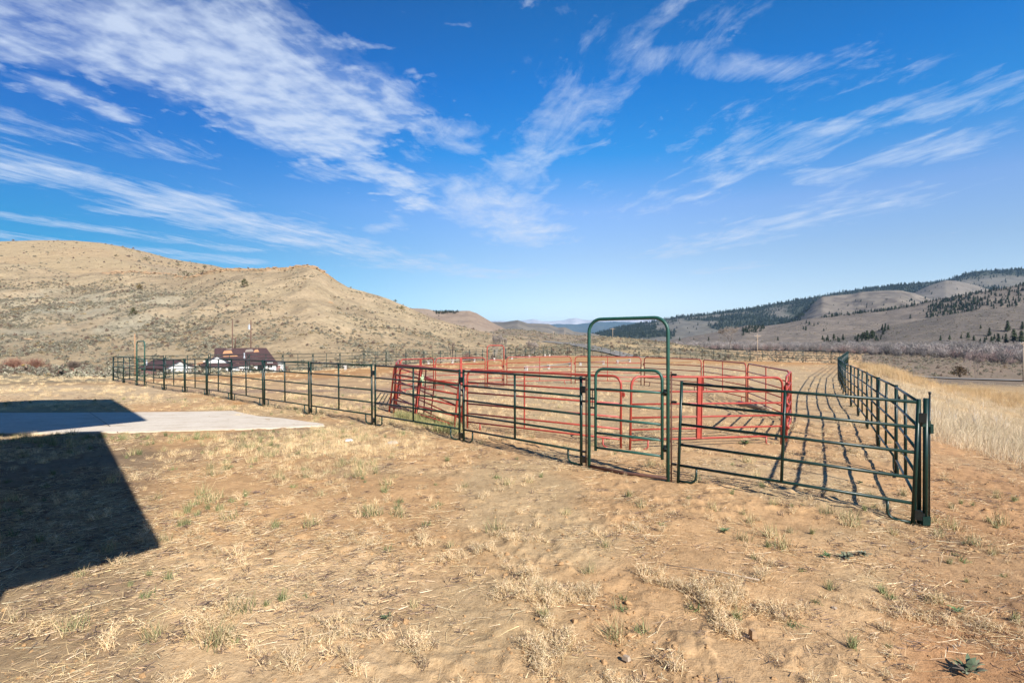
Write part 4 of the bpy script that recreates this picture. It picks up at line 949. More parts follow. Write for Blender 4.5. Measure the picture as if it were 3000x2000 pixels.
o = red_panel(pd(1158, 16.9), pd(1345, 13.0), 'slumped back red panel of the leaning stack, sagging to the right', brace='tube', bx=.6, nr=4, H=1.28, lean=R(-5), z_off=-.02, roll=R(4.5), group='red panels leaning in a stack')
x, y, z = pd(1238, 14.2)+(0,); z = zg(x, y)
o = empty('rag', (x, y-.05, z+1.12)); tag(o, 'green and white rag tied to the leaning red panels', 'rag')
b = MB()
for k in range(9): a = R(k*37); b.face([(0, 0, .02), (.05*math.cos(a), .03*math.sin(a), .10*math.sin(a*1.7)), (.09*math.cos(a+.4), .03, .11*math.sin(a*1.3)-.03), (.03*math.cos(a+.8), -.03, -.06)])
b.tube([(0, 0, .02), (.01, -.01, -.08), (.03, 0, -.2)], [.02, .015, .02], 5); b.build('knot', M['cloth'], o)
# weathered log lying behind the pen's right side, branch in front of the red panel
b = MB(); P0 = pd(2165, 18.4); P1 = pd(2257, 17.0); b.tube([(P0[0], P0[1], zg(*P0)+.09), (P1[0], P1[1], zg(*P1)+.1)], [.075, .085], 10); o = b.build('log', M['palewood'], smooth=True); tag(o, 'pale log lying on the ground inside the right of the round pen', 'log')
random.seed(91)
def stack_weeds():
    P = []
    for _ in range(150): px = random.uniform(1160, 1335); d = 14.9-(px-1160)/175*2.5+random.gauss(0, .25); P.append((*pd(px, d), zg(*pd(px, d))))
    wp = [proto(tuft(60, .22, [(.30, .29, .13), (.24, .25, .10), (.40, .34, .18)], .010, .9, .5), Lm)]
    scatter('weed_heap', P, rrot(len(P), .3, 5), [random.uniform(.5, 1.2) for _ in P], [0]*len(P), wp, 'olive green weeds heaped under the leaning red panels', 'weeds')
stack_weeds()

# ------------------------------------------------------------------ low white blocks and ground rails inside the far fence
blk = [(920, 1084), (1012, 1083), (1103, 1070), (1188, 1069), (1256, 1067), (1326, 1064), (1390, 1060), (1448, 1057), (1500, 1053), (1551, 1048), (1597, 1044), (1610, 1045), (1542, 1086), (1608, 1081), (1671, 1073), (1701, 1071), (1768, 1068), (1810, 1065), (1845, 1061)]
pos = []
for i, (px, y) in enumerate(blk):
    p = hit(px, y); pos.append(p); s_ = 1.0
    b = MB(); b.box((0, 0, .19), (.20, .2, .36), random.uniform(-.3, .3)); b.box((-.08, 0, .30), (.14, .16, .12)); bb = MB(); bb.box((-.12, -.09, .22), (.08, .05, .10))
    o = empty('rail_block', p, random.uniform(-.3, .3)); b.build('block', M['concrete'], o); bb.build('notch', M['black'], o)
    lab = ('%s low white rail block from the left along the far fence' % ORD[i]) if i < 12 else ('%s low white block from the left in the inner row' % ORD[i-12])
    tag(o, lab, 'block', 'low white rail blocks')
for i, j in ((0, 1), (2, 3), (3, 4), (4, 5), (5, 6), (12, 13), (13, 14), (15, 16), (17, 18)):
    a, c = pos[i], pos[j]
    b = MB(); m_ = [(a[k]+(c[k]-a[k])*.5) for k in range(3)]; zz = .30
    if i == 0: c = (a[0]+(c[0]-a[0])*1.35, a[1]-1.5, a[2]-.25); m_ = [(a[k]+c[k])/2 for k in range(3)]
    b.tube([(a[0], a[1]-.1, a[2]+zz), (m_[0], m_[1]-.1, m_[2]+zz-.03), (c[0], c[1]-.1, c[2]+zz-.02)], .06, 8); o = b.build('pole', M['wood'], smooth=True)
    tag(o, ('grey wooden rail running from the %s low white block' % ORD[i]) if i < 12 else ('grey wooden rail from the %s block of the inner row' % ORD[i-12]), 'rail', 'grey wooden ground rails')

# ------------------------------------------------------------------ small things on the ground
def lump(name, px, y, s, mat, label, cat, hh=.5, d=None):
    p = hit(px, y); b = MB(); random.seed(int(px)); b.box((0, 0, s*hh*.4), (s, s*.7, s*hh), random.uniform(0, 3), .72); b.box((s*.18, .02*s, s*hh*.3), (s*.6, s*.6, s*hh*.7), 1.1, .6)
    o = b.build(name, mat); o.location = p; return tag(o, label, cat)
lump('rock', 2205, 1862, .055, M['rock'], 'tan dirt clod casting a dark shadow at lower right', 'rock', .9)
lump('rock', 1617, 1742, .035, M['rock'], 'small pale stone among the dry weeds at bottom centre', 'rock')
lump('rock', 1835, 1930, .05, M['palewood'], 'pale lump of dirt among weeds near the bottom edge', 'rock')
lump('rock', 1148, 1298, .22, M['concrete'], 'flat pale stone on the grass below the near fence', 'rock', .18)
lump('rock', 1022, 1522-232, .16, M['steel'], 'small flat grey piece on the grass near the path tip', 'rock', .2)
b = MB(); p = hit(2100, 1682); a0 = hit(1945, 1660); a1 = hit(2225, 1705); b.tube([(a0[0], a0[1], a0[2]+.02), (p[0], p[1], p[2]+.03), (a1[0], a1[1], a1[2]+.02)], [.003, .005, .008], 6); o = b.build('dry_stalk', M['palewood'], smooth=True); tag(o, 'long dry stalk lying on the dirt at the lower right', 'stalk')
random.seed(33)
def rosette(px, y, s, label, cols_):
    p = hit(px, y); b = MB()
    for k in range(30):
        a = random.uniform(0, 6.28); L = s*random.uniform(.3, .8); el = random.uniform(.15, 1.2); col = jit(random.choice(cols_), .2); p0 = Vector((random.gauss(0, .12)*s, random.gauss(0, .12)*s, 0)); wv_ = L*random.uniform(.10, .17); prev = None
        for i in range(4):
            u_ = (i+1)/4; q_ = p0+Vector((math.cos(a), math.sin(a), 0))*L*u_*math.cos(el*(1-u_*.6))+Vector((0, 0, 1))*L*(math.sin(el)*u_-u_*u_*.45*math.sin(el)); wd = wv_*math.sin(math.pi*min(.96, u_*.85+.12)); sd = Vector((-math.sin(a), math.cos(a), random.uniform(-.25, .25)))*wd
            if prev: b.face([prev[0], q_-sd, q_+sd, prev[1]], col)
            else: b.face([p0, q_-sd, q_+sd], col)
            prev = (q_-sd, q_+sd)
    o = b.build('weed_plant', M['leaf']); o.location = (p[0], p[1], p[2]+.005); tag(o, label, 'plant')
GR = [(.10, .16, .06), (.14, .21, .09), (.17, .22, .12)]
rosette(2122, 1556, .10, 'small bright green leafy weed in front of the right panel', GR)
rosette(2425, 1630, .09, 'green leafy weed on bare dirt below the corner post', GR)
rosette(2805, 1790, .08, 'upright pointed green weed on the dirt at lower right', GR)
rosette(2835, 1965, .16, 'large grey green broadleaf weed near the lower right corner', [(.12, .16, .09), (.22, .24, .15), (.16, .12, .09)])
rosette(1130, 1810, .07, 'flat green weed on the dirt left of bottom centre', [(.10, .13, .07), (.16, .18, .10)])
rosette(2520, 1415, .10, 'pale green weed between the fence shadows behind the right panel', [(.26, .30, .18), (.2, .26, .13)])
rosette(2480, 1640-8, .12, 'grey green low weed beside another below the corner', [(.2, .22, .14)])
rosette(2185, 1300, .22, 'bushy green weed beside the red pen behind the right panel', [(.12, .19, .07), (.2, .26, .12)])
rosette(2530, 1625, .13, 'wide grey green weed patch below the near corner post', [(.18, .20, .13), (.24, .24, .17)])
p = hit(1165, 1312); b = MB()
for k in range(7): a = k*.9; b.face([(0, 0, .05), (.02*math.cos(a), .02*math.sin(a), .055), (.02*math.cos(a+.7), .02*math.sin(a+.7), .055)], (.8, .5, .02))
b.face([(0, 0, 0), (.004, 0, 0), (.003, 0, .05)], (.15, .2, .06)); o = b.build('flower', M['leaf']); o.location = p; tag(o, 'tiny yellow flower on the dry grass below the near fence', 'flower')
# pale dead forbs right of the corner
random.seed(71)
WH = [(.66, .60, .52), (.58, .52, .44)]
for k, (px, y, h_) in enumerate(((2738, 1244, .62), (2795, 1250, .55), (2862, 1262, .95), (2930, 1268, .85), (2955, 1180, .5), (2780, 1190, .5))):
    p = hit(px, y); b = MB()
    for _ in range(7):
        a = random.uniform(0, 6.28); t = random.uniform(.05, .45); d = Vector((math.cos(a)*math.sin(t), math.sin(a)*math.sin(t), math.cos(t))); e = blade(b, (random.gauss(0, .04), random.gauss(0, .04), 0), d, h_*random.uniform(.6, 1), .014, jit(random.choice(WH), .1), .15, 3)
        for _ in range(4): kk = random.uniform(.4, 1); q_ = Vector((0, 0, 0)).lerp(e, kk); a = random.uniform(0, 6.28); blade(b, q_, (math.cos(a)*.5, math.sin(a)*.5, 1), h_*.25, .009, jit(WH[0], .1), .2, 2)
    o = b.build('dead_weed_stalk', M['leaf']); o.location = p
    tag(o, 'bleached dead weed stalks, %s counted outward from the near corner post' % ORD[k], 'weed', 'bleached dead weeds')

# ------------------------------------------------------------------ farm buildings beyond the left fence
def gable(parent, L, Wd, eave, ridge, over=.35, th=.14, wall='white', roof='shingle', hip=0.0, base=-1.2, gwall=None):
    """ridge along local x, from 0 to L, width along y (-Wd/2..Wd/2)"""
    hw = Wd/2
    b = MB(); v = [(0, -hw, base), (L, -hw, base), (L, hw, base), (0, hw, base), (0, -hw, eave), (L, -hw, eave), (L, hw, eave), (0, hw, eave)]
    b.v = v; b.f = [(0, 1, 5, 4), (2, 3, 7, 6)]; b.c = [None]*2; b.build('wall', M[wall], parent)
    b = MB(); b.v = [(0, -hw, base), (0, hw, base), (0, hw, eave), (0, 0, ridge-.02), (0, -hw, eave), (L, -hw, base), (L, hw, base), (L, hw, eave), (L-hip, 0, ridge-.02), (L, -hw, eave)]
    b.f = [(0, 4, 3, 2, 1), (5, 6, 7, 8, 9)]; b.c = [None]*2; b.build('gable_wall', M[gwall or wall], parent)
    sl = (ridge-eave)/hw; y2 = hw+over; z2 = eave-over*sl
    def rf(s_):
        b = MB(); x0, x1 = -over, L+over; xr = x1-hip
        top = [(x0, s_*y2, z2), (x1, s_*y2, z2), (xr, 0, ridge), (x0, 0, ridge)]; up = [(p[0], p[1], p[2]+th) for p in top]
        b.face(top if s_ > 0 else top[::-1]); b.face(up[::-1] if s_ > 0 else up)
        for i in range(4): j = (i+1) % 4; b.face([top[i], top[j], up[j], up[i]])
        return b.build('roof', M[roof], parent)
    r1, r2 = rf(1), rf(-1)
    if hip: b = MB(); b.face([(L+over, -y2, z2+th), (L+over, y2, z2+th), (L+over-hip, 0, ridge+th)]); b.build('roof', M[roof], parent)
    return r1, r2
def win(parent, x, y, z, w, h, nx=2, axis='x', frame='white', shutter=None):
    fr = MB(); ax = axis == 'x'
    def bb(mb, cx, cz, sx_, sz_, dep, off): mb.box((x+cx, y+off, z+cz) if ax else (x+off, y+cx, z+cz), (sx_, dep, sz_) if ax else (dep, sx_, sz_))
    for s_ in (-1, 1): bb(fr, s_*w/2, 0, .08, h+.16, .08, 0); bb(fr, 0, s_*h/2, w-.08, .08, .07, 0)
    for k in range(1, nx): bb(fr, -w/2+w*k/nx, 0, .05, h-.08, .05, 0)
    f = fr.build('window', M[frame], parent); g_ = MB(); bb(g_, 0, 0, w-.07, h-.07, .02, 0); g_.build('pane', M['glass'], f); return f
hd = 105.0; hx, hy, hz_ = at(700, hd); SC = hd/F; hb = CZ-(1100-1000)*SC
HTH = math.atan(800/F); HSC = SC*math.cos(HTH)
t = empty('farmhouse', (-800*SC, hd, hb), HTH); tag(t, 'white ranch house with burgundy shingle roof missing patches, beyond the fence', 'house')
def hxp(px): return (px-700)*HSC
def hzp(y): return (1100-y)*SC
# main body
m1 = empty('main_wing'); m1.parent = t; m1.location = (hxp(634), 4.5, 0)
r1, r2 = gable(m1, hxp(812)-hxp(634), 9, hzp(1066), hzp(1022), .4, hip=2.0)
def patch(parent, x0, x1, t0, t1, mat, hw, eave, ridge, lift=.17):
    # a bare strip lying on the front (camera side) slope; t 0 at eave, 1 at ridge
    def P(x, t_): return (x, -hw*(1-t_), eave+(ridge-eave)*t_+lift)
    b = MB(); b.face([P(x0, t0), P(x1, t0+.03), P(x1-.25, t1), P(x0+.2, t1-.04)]); q_ = [(p[0], p[1], p[2]-.05) for p in b.v]; b.v += q_
    b.f += [(0, 4, 5, 1), (1, 5, 6, 2), (2, 6, 7, 3), (3, 7, 4, 0)]; b.c += [None]*4; return b.build('bare_patch', mat, parent)
e_, r_h = hzp(1066), hzp(1022)
patch(m1, hxp(652)-hxp(634), hxp(681)-hxp(634), .62, .84, M['ply'], 4.5, e_, r_h)
patch(m1, hxp(745)-hxp(634), hxp(762)-hxp(634), .70, .9, M['ply'], 4.5, e_, r_h); patch(m1, hxp(718)-hxp(634), hxp(745)-hxp(634), .72, .92, M['wood'], 4.5, e_, r_h)
patch(m1, hxp(645)-hxp(634), hxp(697)-hxp(634), .42, .5, M['ply'], 4.5, e_, r_h); patch(m1, hxp(660)-hxp(634), hxp(680)-hxp(634), .88, .95, M['wood'], 4.5, e_, r_h)
for px, w, h_ in ((652, .9, .9), (676, .9, .9), (688, 1.4, 1.1), (692+16, 1.5, 1.3)): pass
for px, y, w, h_, nx in ((623, 1076, .9, .9, 1), (640, 1074, .8, 1.1, 1), (657, 1076, .9, .9, 1), (688, 1072, 1.4, 1.15, 2), (793, 1071, .9, 1.0, 2)):
    win(m1, hxp(px)-hxp(634) if px > 634 else .6, -4.53, hzp(y), w, h_, nx, frame='pinkwall' if px == 688 else 'white')
b = MB(); b.box((hxp(763)-hxp(634), -4.52, hzp(1080)), (.95, .06, 1.7)); b.build('door', M['glass'], m1)
b = MB(); b.box((hxp(822)-hxp(634), -3.6, hzp(1082)), (1.6, .1, 1.1)); b.build('garage_door', M['pinkwall'], m1)
# right lean-to
m3 = empty('side_wing'); m3.parent = t; m3.location = (hxp(806), 2.6, 0)
b = MB(); b.box((.9, 0, hzp(1080)-.3), (1.9, 4, 2.0)); b.build('wall', M['white'], m3); b = MB(); b.box((.9, 0, hzp(1065)), (2.3, 4.6, .14)); b.build('roof', M['roofm'], m3)
b = MB(); b.box((.6, -2.03, hzp(1083)), (1.2, .08, 1.3)); b.build('door', M['pinkwall'], m3)
# front cross gable, facing the camera
m2 = empty('front_wing'); m2.parent = t; m2.location = (hxp(640), -4.2, 0); m2.rotation_euler.z = R(90)
gable(m2, 6.0, 5.4, hzp(1066), hzp(1038), .5, gwall='white')
b = MB(); b.box((.0, 0, hzp(1055)), (.12, 4.6, .14)); b.build('trim', M['white'], m2)
# low hipped porch roof in front of it running left
m4 = empty('porch'); m4.parent = t; m4.location = (hxp(557), -3.4, 0)
b = MB(); Lp = hxp(700)-hxp(557); z_e, z_r = hzp(1068), hzp(1053)
v = [(0, -2.4, z_e), (Lp, -2.4, z_e), (Lp-1.4, 1.0, z_r+.2), (3.4, 1.0, z_r), (0, 2.4, z_e)]; b.face([v[0], v[1], v[2], v[3]]); b.face([v[0], v[3], v[4]]); b.face([(p[0], p[1], p[2]-.14) for p in (v[3], v[2], v[1], v[0])]); b.face([v[1], v[0], (0, -2.4, z_e-.14), (Lp, -2.4, z_e-.14)]); b.face([v[0], v[4], (0, 2.4, z_e-.14), (0, -2.4, z_e-.14)]); b.build('roof', M['shingle'], m4)
b = MB(); b.face([(.9, -1.7, z_e+.26), (2.3, -1.7, z_e+.26), (2.9, .2, z_e+.8), (2.0, .2, z_e+.66)]); b.build('bare_patch', M['ply'], m4)
for x in (.15, 1.6, 3.1): b = MB(); b.box((x, -2.2, z_e/2-.4), (.14, .14, z_e+.6)); b.build('post', M['wood'], m4)
b = MB(); b.box((hxp(655)-hxp(557), -.8, hzp(1080)-.6), (hxp(700)-hxp(612), 2.6, 2.9-.15)); b.build('wall', M['white'], m4)
for px in (623, 657, 676): win(m4, hxp(px)-hxp(557), -2.14, hzp(1077), .85, .8, 1)
b = MB(); b.box((hxp(640)-hxp(557), -2.13, hzp(1080)), (.8, .06, 1.5)); b.build('door', M['glass'], m4)
# vent pipe
b = MB(); b.tube([(hxp(716), 1.2, hzp(1052)), (hxp(716), 1.2, hzp(1034))], .13, 8); b.box((hxp(716), 1.2, hzp(1048)), (.4, .4, .12)); b.build('vent_pipe', M['steel'], t)
b = MB()
for k in range(26): b.tube([(hxp(573)+random.uniform(0, 1.6), -4.4+random.uniform(-.2, .2), hzp(1094)+.09+(k//7)*.18), (hxp(573)+1.7+random.uniform(0, .3), -4.2, hzp(1094)+.09+(k//7)*.18)], .09, 6)
o = b.build('wood_pile', M['rust']); o.location = (-800*SC, hd, hb); o.rotation_euler.z = HTH; tag(o, 'brown wood pile stacked beside the farmhouse porch', 'wood pile')
# shed
sd_ = 94.0; S2 = sd_/F; sx0 = (525-1500)*S2; sb = CZ-104*S2
t = empty('shed', (sx0, sd_, sb), R(157)); tag(t, 'small shed with white gable end and burgundy roof left of the farmhouse', 'shed')
gable(t, 6.2, 4.9, (104-76)*S2, (104-57)*S2, .3, wall='pinkwall', gwall='white')
win(t, -.03, .35, (104-89)*S2-.1, .9, .45, 3, 'y')
b = MB(); b.tube([(5.6, 1.9, 1.8), (5.6, 1.9, 2.9)], .1, 8); b.build('vent_pipe', M['steel'], t)
b = MB(); Q = MB()
b = MB(); b.box((1.6, -3.1, .35), (3.0, 1.4, 1.9)); b.build('side_room', M['white'], t)
b = MB(); b.box((1.6, -3.2, 1.36), (3.4, 1.7, .12)); b.build('roof', M['shingle'], t)
# white tank / pipe lying in the grass
p = hit(250, 1094, 34); b = MB(); b.tube([(-1.0, 0, .14), (1.0, .3, .16)], .16, 10); b.tube([(1.15, .3, .2), (2.0, .4, .2)], .13, 8); o = b.build('white_pipe', M['white'], smooth=True); o.location = p; tag(o, 'white pipe lying in the sagebrush left of the corral', 'pipe')

# ------------------------------------------------------------------ poles
def pole(px, ytop, d, label, rad=.14, mat='polewood', arm=None, zbase=None, lean=0, extra=None, name='power_pole'):
    x, y, z = at(px, d); z = zbase if zbase is not None else z; zt = CZ+(1000-ytop)/F*d; o = empty(name, (x, y, z)); H = zt-z; tag(o, label, 'pole' if name != 'wooden_post' else 'post')
    b = MB(); b.tube([(0, 0, -.3), (lean*.5, 0, H*.5), (lean, 0, H)], [rad, rad*.85, rad*.7], 8); b.build('shaft', M[mat], o, True)
    if arm:
        b = MB(); b.box((lean, -.15, H-arm[1]), (arm[0], .12, .14), .1); b.build('crossarm', M[mat], o)
        for k in (-.46, -.2, .2, .46): b = MB(); b.tube([(lean+arm[0]*k, -.15, H-arm[1]+.07), (lean+arm[0]*k, -.15, H-arm[1]+.32)], [.05, .035], 6); b.build('insulator', M['steel'], o)
        b = MB(); b.tube([(lean-arm[0]*.25, -.15, H-arm[1]), (lean, -.15, H-arm[1]-.8)], .03, 5); b.tube([(lean+arm[0]*.25, -.15, H-arm[1]), (lean, -.15, H-arm[1]-.8)], .03, 5); b.build('brace', M[mat], o)
    if extra == 'can': b = MB(); b.tube([(-.35, 0, H-1.9), (-.35, 0, H-1.0)], .22, 10); b.tube([(-.35, 0, H-1.0), (-.35, 0, H-.7)], .06, 6); b.box((-.15, 0, H-1.4), (.2, .08, .1)); b.build('transformer', M['steel'], o)
    return o
pole(681, 938, 116, 'bare brown pole with a broken stub, left one behind the farmhouse', .13)
pole(735, 938, 112, 'brown power pole with a white transformer, right one behind the farmhouse', .14, extra='can')
pole(688, 988, 115, 'short broken brown pole leaning beside the bare pole', .14, zbase=CZ-16*115/F, name='broken_pole', lean=.2)
pole(395, 977, 42, 'thin orange brown wooden post behind the far green arched gate', .035, 'ply', name='wooden_post')
pole(1795, 960, 330, 'pale power pole with crossarm, seen through the tall gate arch', .17, 'palewood', (3.2, .7))
pole(2219, 978, 150, 'pale power pole with crossarm behind the far right fence', .15, 'palewood', (1.9, .6), extra=None)
pole(1621, 970, 420, 'small distant pole left of the tall gate, beyond the road', .18, 'palewood', (2.6, .5))
pole(1881, 990, 250, 'short pale pole on the knoll beyond the far fence', .14, 'palewood')
pole(2998, 1001, 118, 'pale power pole at the right edge of the picture', .13, 'palewood', (1.8, .35))
pole(1655, 966, 520, 'tiny distant pole just left of the tall gate post', .2, 'palewood')

# ------------------------------------------------------------------ shrubs and trees one can tell apart
def shrub(name, px, ybase, wpx, hpx, p, cols_, label, cat, leaf=.16, n=260, twig=False):
    sc_ = p[1]/F; w, h_ = wpx*sc_/2, hpx*sc_; random.seed(int(px*7+ybase))
    b = MB()
    if twig:
        for _ in range(n//2):
            a = random.uniform(0, 6.28); t = random.uniform(0, 1.1); d = Vector((math.cos(a)*math.sin(t)*w/h_, math.sin(a)*math.sin(t)*w/h_, math.cos(t)))
            e = blade(b, (random.gauss(0, w*.22), random.gauss(0, w*.22), 0), d, h_*random.uniform(.6, 1), .05, jit(cols_[0]), .15, 2)
            for _k in range(4): q_ = e*random.uniform(.4, 1); a = random.uniform(0, 6.28); blade(b, q_, (math.cos(a), math.sin(a), random.uniform(.3, 1.2)), h_*.22, .045, jit(random.choice(cols_)), .2, 1)
    else: fixc(b); b = fixc(bush(n, w, h_, cols_, leaf*max(h_, .8)*.8))
    f_ = MB(); f_.tube([(0, 0, -.25*h_), (.03*w, 0, .25*h_), (.1*w, 0, .6*h_)], [.07*w, .05*w, .02*w], 6)
    o = empty(name, (p[0], p[1], p[2]-.05*h_)); b.build('foliage' if not twig else 'twigs', M['leaf'], o); f_.build('trunk', M['polewood'], o, True); tag(o, label, cat)
    return o
JU = [(.07, .075, .03), (.10, .10, .04), (.13, .115, .055)]; JB = [(.20, .14, .055), (.14, .11, .05)]; OL = [(.16, .14, .04), (.22, .18, .05)]
for px, yb, w, h_, c_, key, lab in ((390, 926, 27, 25, JU, 'L1', 'round dark juniper with bare trunk low on the left hillside'), (409, 850, 20, 19, JB, 'L1', 'small brownish juniper higher on the left hillside'), (716, 841, 25, 24, JU, 'L1', 'dark conical juniper below the rocky crest of the left hill'),
        (1177, 910, 25, 15, OL, 'L1', 'olive yellow shrub on the right shoulder of the left hill'), (1158, 884, 12, 8, JU, 'L1', 'tiny dark shrub on the skyline of the left hill'), (428, 764, 28, 10, JU, 'L2', 'low wide dark shrub near the top of the back hill'), (340, 752, 15, 7, JU, 'L2', 'small dark shrub left of the wide one on the back hill'),
        (522, 779, 18, 8, JU, 'L2', 'small green shrub above the dark shrub mat on the back hill'), (600, 785, 14, 9, JU, 'L2', 'dark shrub near the right end of the back hill skyline'), (545, 808, 60, 16, JU, 'L1', 'left half of the dark shrub mat in the saddle of the left hill'), (590, 803, 60, 13, JU, 'L1', 'right half of the dark shrub mat in the saddle of the left hill')):
    shrub('juniper', px, yb, w, h_, on_hill(key, px, yb), c_, lab, 'shrub')
RD = [(.26, .13, .09), (.21, .12, .095), (.30, .17, .11)]
for px, yb, w, h_, d, c_, lab in ((191, 1062, 88, 32, 62, RD, 'rounded reddish willow bush on the flat left of the corral'), (42, 1012, 80, 36, 118, RD, 'reddish bush at the far left below the hill'), (103, 1008, 60, 34, 122, RD, 'second reddish bush right of the one at the left edge'), (215, 1012, 44, 26, 125, [(.19, .14, .11), (.15, .12, .10)], 'brown leafless bush at the foot of the left hill'),
        (76, 1012, 16, 18, 112, [(.42, .30, .08), (.34, .25, .08)], 'small yellow bush between the two reddish bushes'), (1372, 1050, 70, 38, 96, RD+[(.2, .15, .13)], 'reddish brown bush behind the far left fence'), (826, 1058, 50, 22, 118, RD, 'low reddish bush right of the farmhouse'), (560, 1052, 26, 22, 128, [(.17, .14, .11)], 'grey brown bush behind the shed and farmhouse gap')):
    shrub('willow_bush', px, yb, w, h_, at(px, d), c_, lab, 'bush', n=700, twig=True)
shrub('bush', 2814, 1103, 50, 30, at(2812, 152), [(.13, .085, .045), (.10, .07, .04)], 'dark brown rounded bush on the sage flat beside the road', 'bush', n=500)
def bare_tree(px, ytop, ybase, wpx, d, label, cols_, seed, stems=1, lv=6, zb=None, dead=False):
    random.seed(seed); x, y, z = at(px, d); z = zb if zb is not None else z; H = CZ+(1000-ytop)/F*d-z; Wt = wpx*d/F
    t = MB(); c = MB()
    def grow(p, dr, L, r, k):
        q_ = p+dr*L; (t if k < 3 else c).tube([p, p.lerp(q_, .5)+Vector((random.gauss(0, L*.04), random.gauss(0, L*.04), 0)), q_], [r, r*.85, r*.68], 5 if k < 3 else 3, False)
        if k >= lv:
            for _ in range(3): a = random.uniform(0, 6.28); blade(c, q_, dr+Vector((math.cos(a)*.5, math.sin(a)*.5, random.uniform(-.2, .4))), L*.8, (.15 if H > 14 else .07), jit(random.choice(cols_)), .25, 2)
            return
        nb = 3 if k < 2 or random.random() < .55 else 2
        for i in range(nb):
            a = random.uniform(0, 6.28); s_ = random.uniform(.35, .75)*min(1.3, Wt/H*1.5); nd_ = (dr+Vector((math.cos(a)*s_, math.sin(a)*s_, random.uniform(-.05, .25)))).normalized(); grow(q_, nd_, L*random.uniform(.68, .88), r*.62, k+1)
    for s_ in range(stems):
        a = s_*2.4; grow(Vector((math.cos(a)*.3*(stems > 1), math.sin(a)*.3*(stems > 1), -.3)), Vector((math.cos(a)*.22*(stems > 1), math.sin(a)*.22*(stems > 1), 1)).normalized(), H*.235, H*.022/(1 if stems == 1 else 1.5), 0)
    t.c = [cols_[0]]*len(t.f); c.c = [x_ or cols_[1] for x_ in c.c]
    zmax = max(v_[2] for v_ in c.v); s_ = H/zmax; xs = max(abs(v_[0]) for v_ in c.v); k2 = Wt/2/xs
    o = empty('bare_tree', (x, y, z)); t.build('trunk', M['leaf'], o); c.build('crown', M['leaf'], o); o.scale = (k2*1.1, k2*1.1, s_); tag(o, label, 'tree')
CT = [(.15, .125, .11), (.33, .285, .245), (.40, .345, .295)]
bare_tree(2139, 953, 1018, 62, 400, 'large pale bare cottonwood beyond the far right fence', CT, 3, lv=7, zb=CZ-18*400/F)
bare_tree(1449, 972, 1045, 44, 118, 'tall thin pale bare tree behind the red arched gate', [(.36, .31, .27), (.34, .29, .25), (.40, .34, .30)], 5, 3, 5)
bare_tree(1475, 978, 1045, 26, 128, 'second pale bare tree right of the taller one', [(.36, .31, .27), (.34, .29, .25), (.40, .34, .30)], 15, 2, 5)
bare_tree(1556, 993, 1044, 48, 116, 'pale leafless clump beyond the back left of the corral', [(.36, .31, .27), (.36, .30, .26), (.42, .35, .31)], 8, 4, 5)
bare_tree(1710, 985, 1035, 50, 190, 'small bare tree behind the left post of the tall gate', [(.26, .22, .18), (.33, .27, .22), (.36, .3, .25)], 9, 4, 5)
bare_tree(2860, 1035, 1100, 26, 135, 'grey bare sapling right of the dark bush by the road', [(.16, .13, .12), (.26, .21, .19), (.3, .24, .22)], 10, 2, 5)
bare_tree(2838, 1030, 1095, 24, 150, 'pink grey bare sapling just behind the dark bush', [(.30, .26, .24), (.32, .25, .23), (.36, .28, .26)], 12, 2, 5)
bare_tree(1323, 1000, 1048, 22, 100, 'dark dead snag right of centre behind the far left fence', [(.08, .06, .05), (.14, .10, .08), (.2, .15, .12)], 14, 1, 3)
# conifers that stand apart on the lower right slope
random.seed(81)
cp_m = [(conifer(1, .2), 'a'), (conifer(1, .26, 200, ((.05, .07, .03), (.08, .10, .05))), 'b')]
cmesh = [x_[0].mesh('crown', M['leaf']) for x_ in cp_m]; tb = MB(); tb.tube([(0, 0, -.05), (0, 0, .5)], [.025, .012], 6); tmesh = tb.mesh('trunk', M['polewood'])
CN = [(2952, 971, 32, 1, 'tall double crowned pine standing above the creek at far right'), (2899, 983, 24, 0, 'lone pine on the slope left of the tall right-hand pines'), (2873, 964, 12, 1, 'small round pine with a long shadow on the near slope'), (2995, 966, 24, 0, 'dark pine at the right edge of the slope'), (2755, 1000, 19, 0, 'solitary dark spruce at the foot of the near slope'),
      (2782, 996, 15, 1, 'pine just right of the solitary spruce'), (2816, 992, 14, 0, 'narrow pine above the willow thicket right of centre slope'), (2970, 1003, 40, 1, 'broad green pine low at the right above the thicket'), (2992, 1004, 36, 1, 'broad green pine touching the right edge'), (2925, 1004, 28, 0, 'dark pine left of the broad green pines'), (2947, 1006, 30, 0, 'dark pine between the broad green pines and the lone pine'),
      (2905, 1004, 20, 1, 'low bushy pine at the left end of the right-hand group'), (2602, 966, 16, 1, 'round pine at the tip of the near slope ridge'), (2540, 995, 28, 1, 'bright green pine in the gully below the ridge tip'), (2555, 992, 26, 1, 'bright green pine right of its twin in the gully'), (2528, 994, 22, 1, 'bright green pine left of its twin in the gully'), (2470, 997, 19, 0, 'dark spruce left of the green gully pines'), (2512, 1000, 14, 0, 'small dark spruce right of the isolated gully spruce'), (2425, 997, 17, 0, 'dark spruce at the left end of the gully row'),
      (2443, 993, 16, 1, 'green pine second in the left end of the gully row'), (2410, 996, 14, 1, 'small green pine at the far left of the gully row'), (2076, 1001, 15, 0, 'lone dark spruce left of the large bare cottonwood'), (1991, 999, 12, 0, 'small dark spruce just right of the tall gate'), (2279, 998, 13, 0, 'dark spruce on the valley floor right of the power pole')]
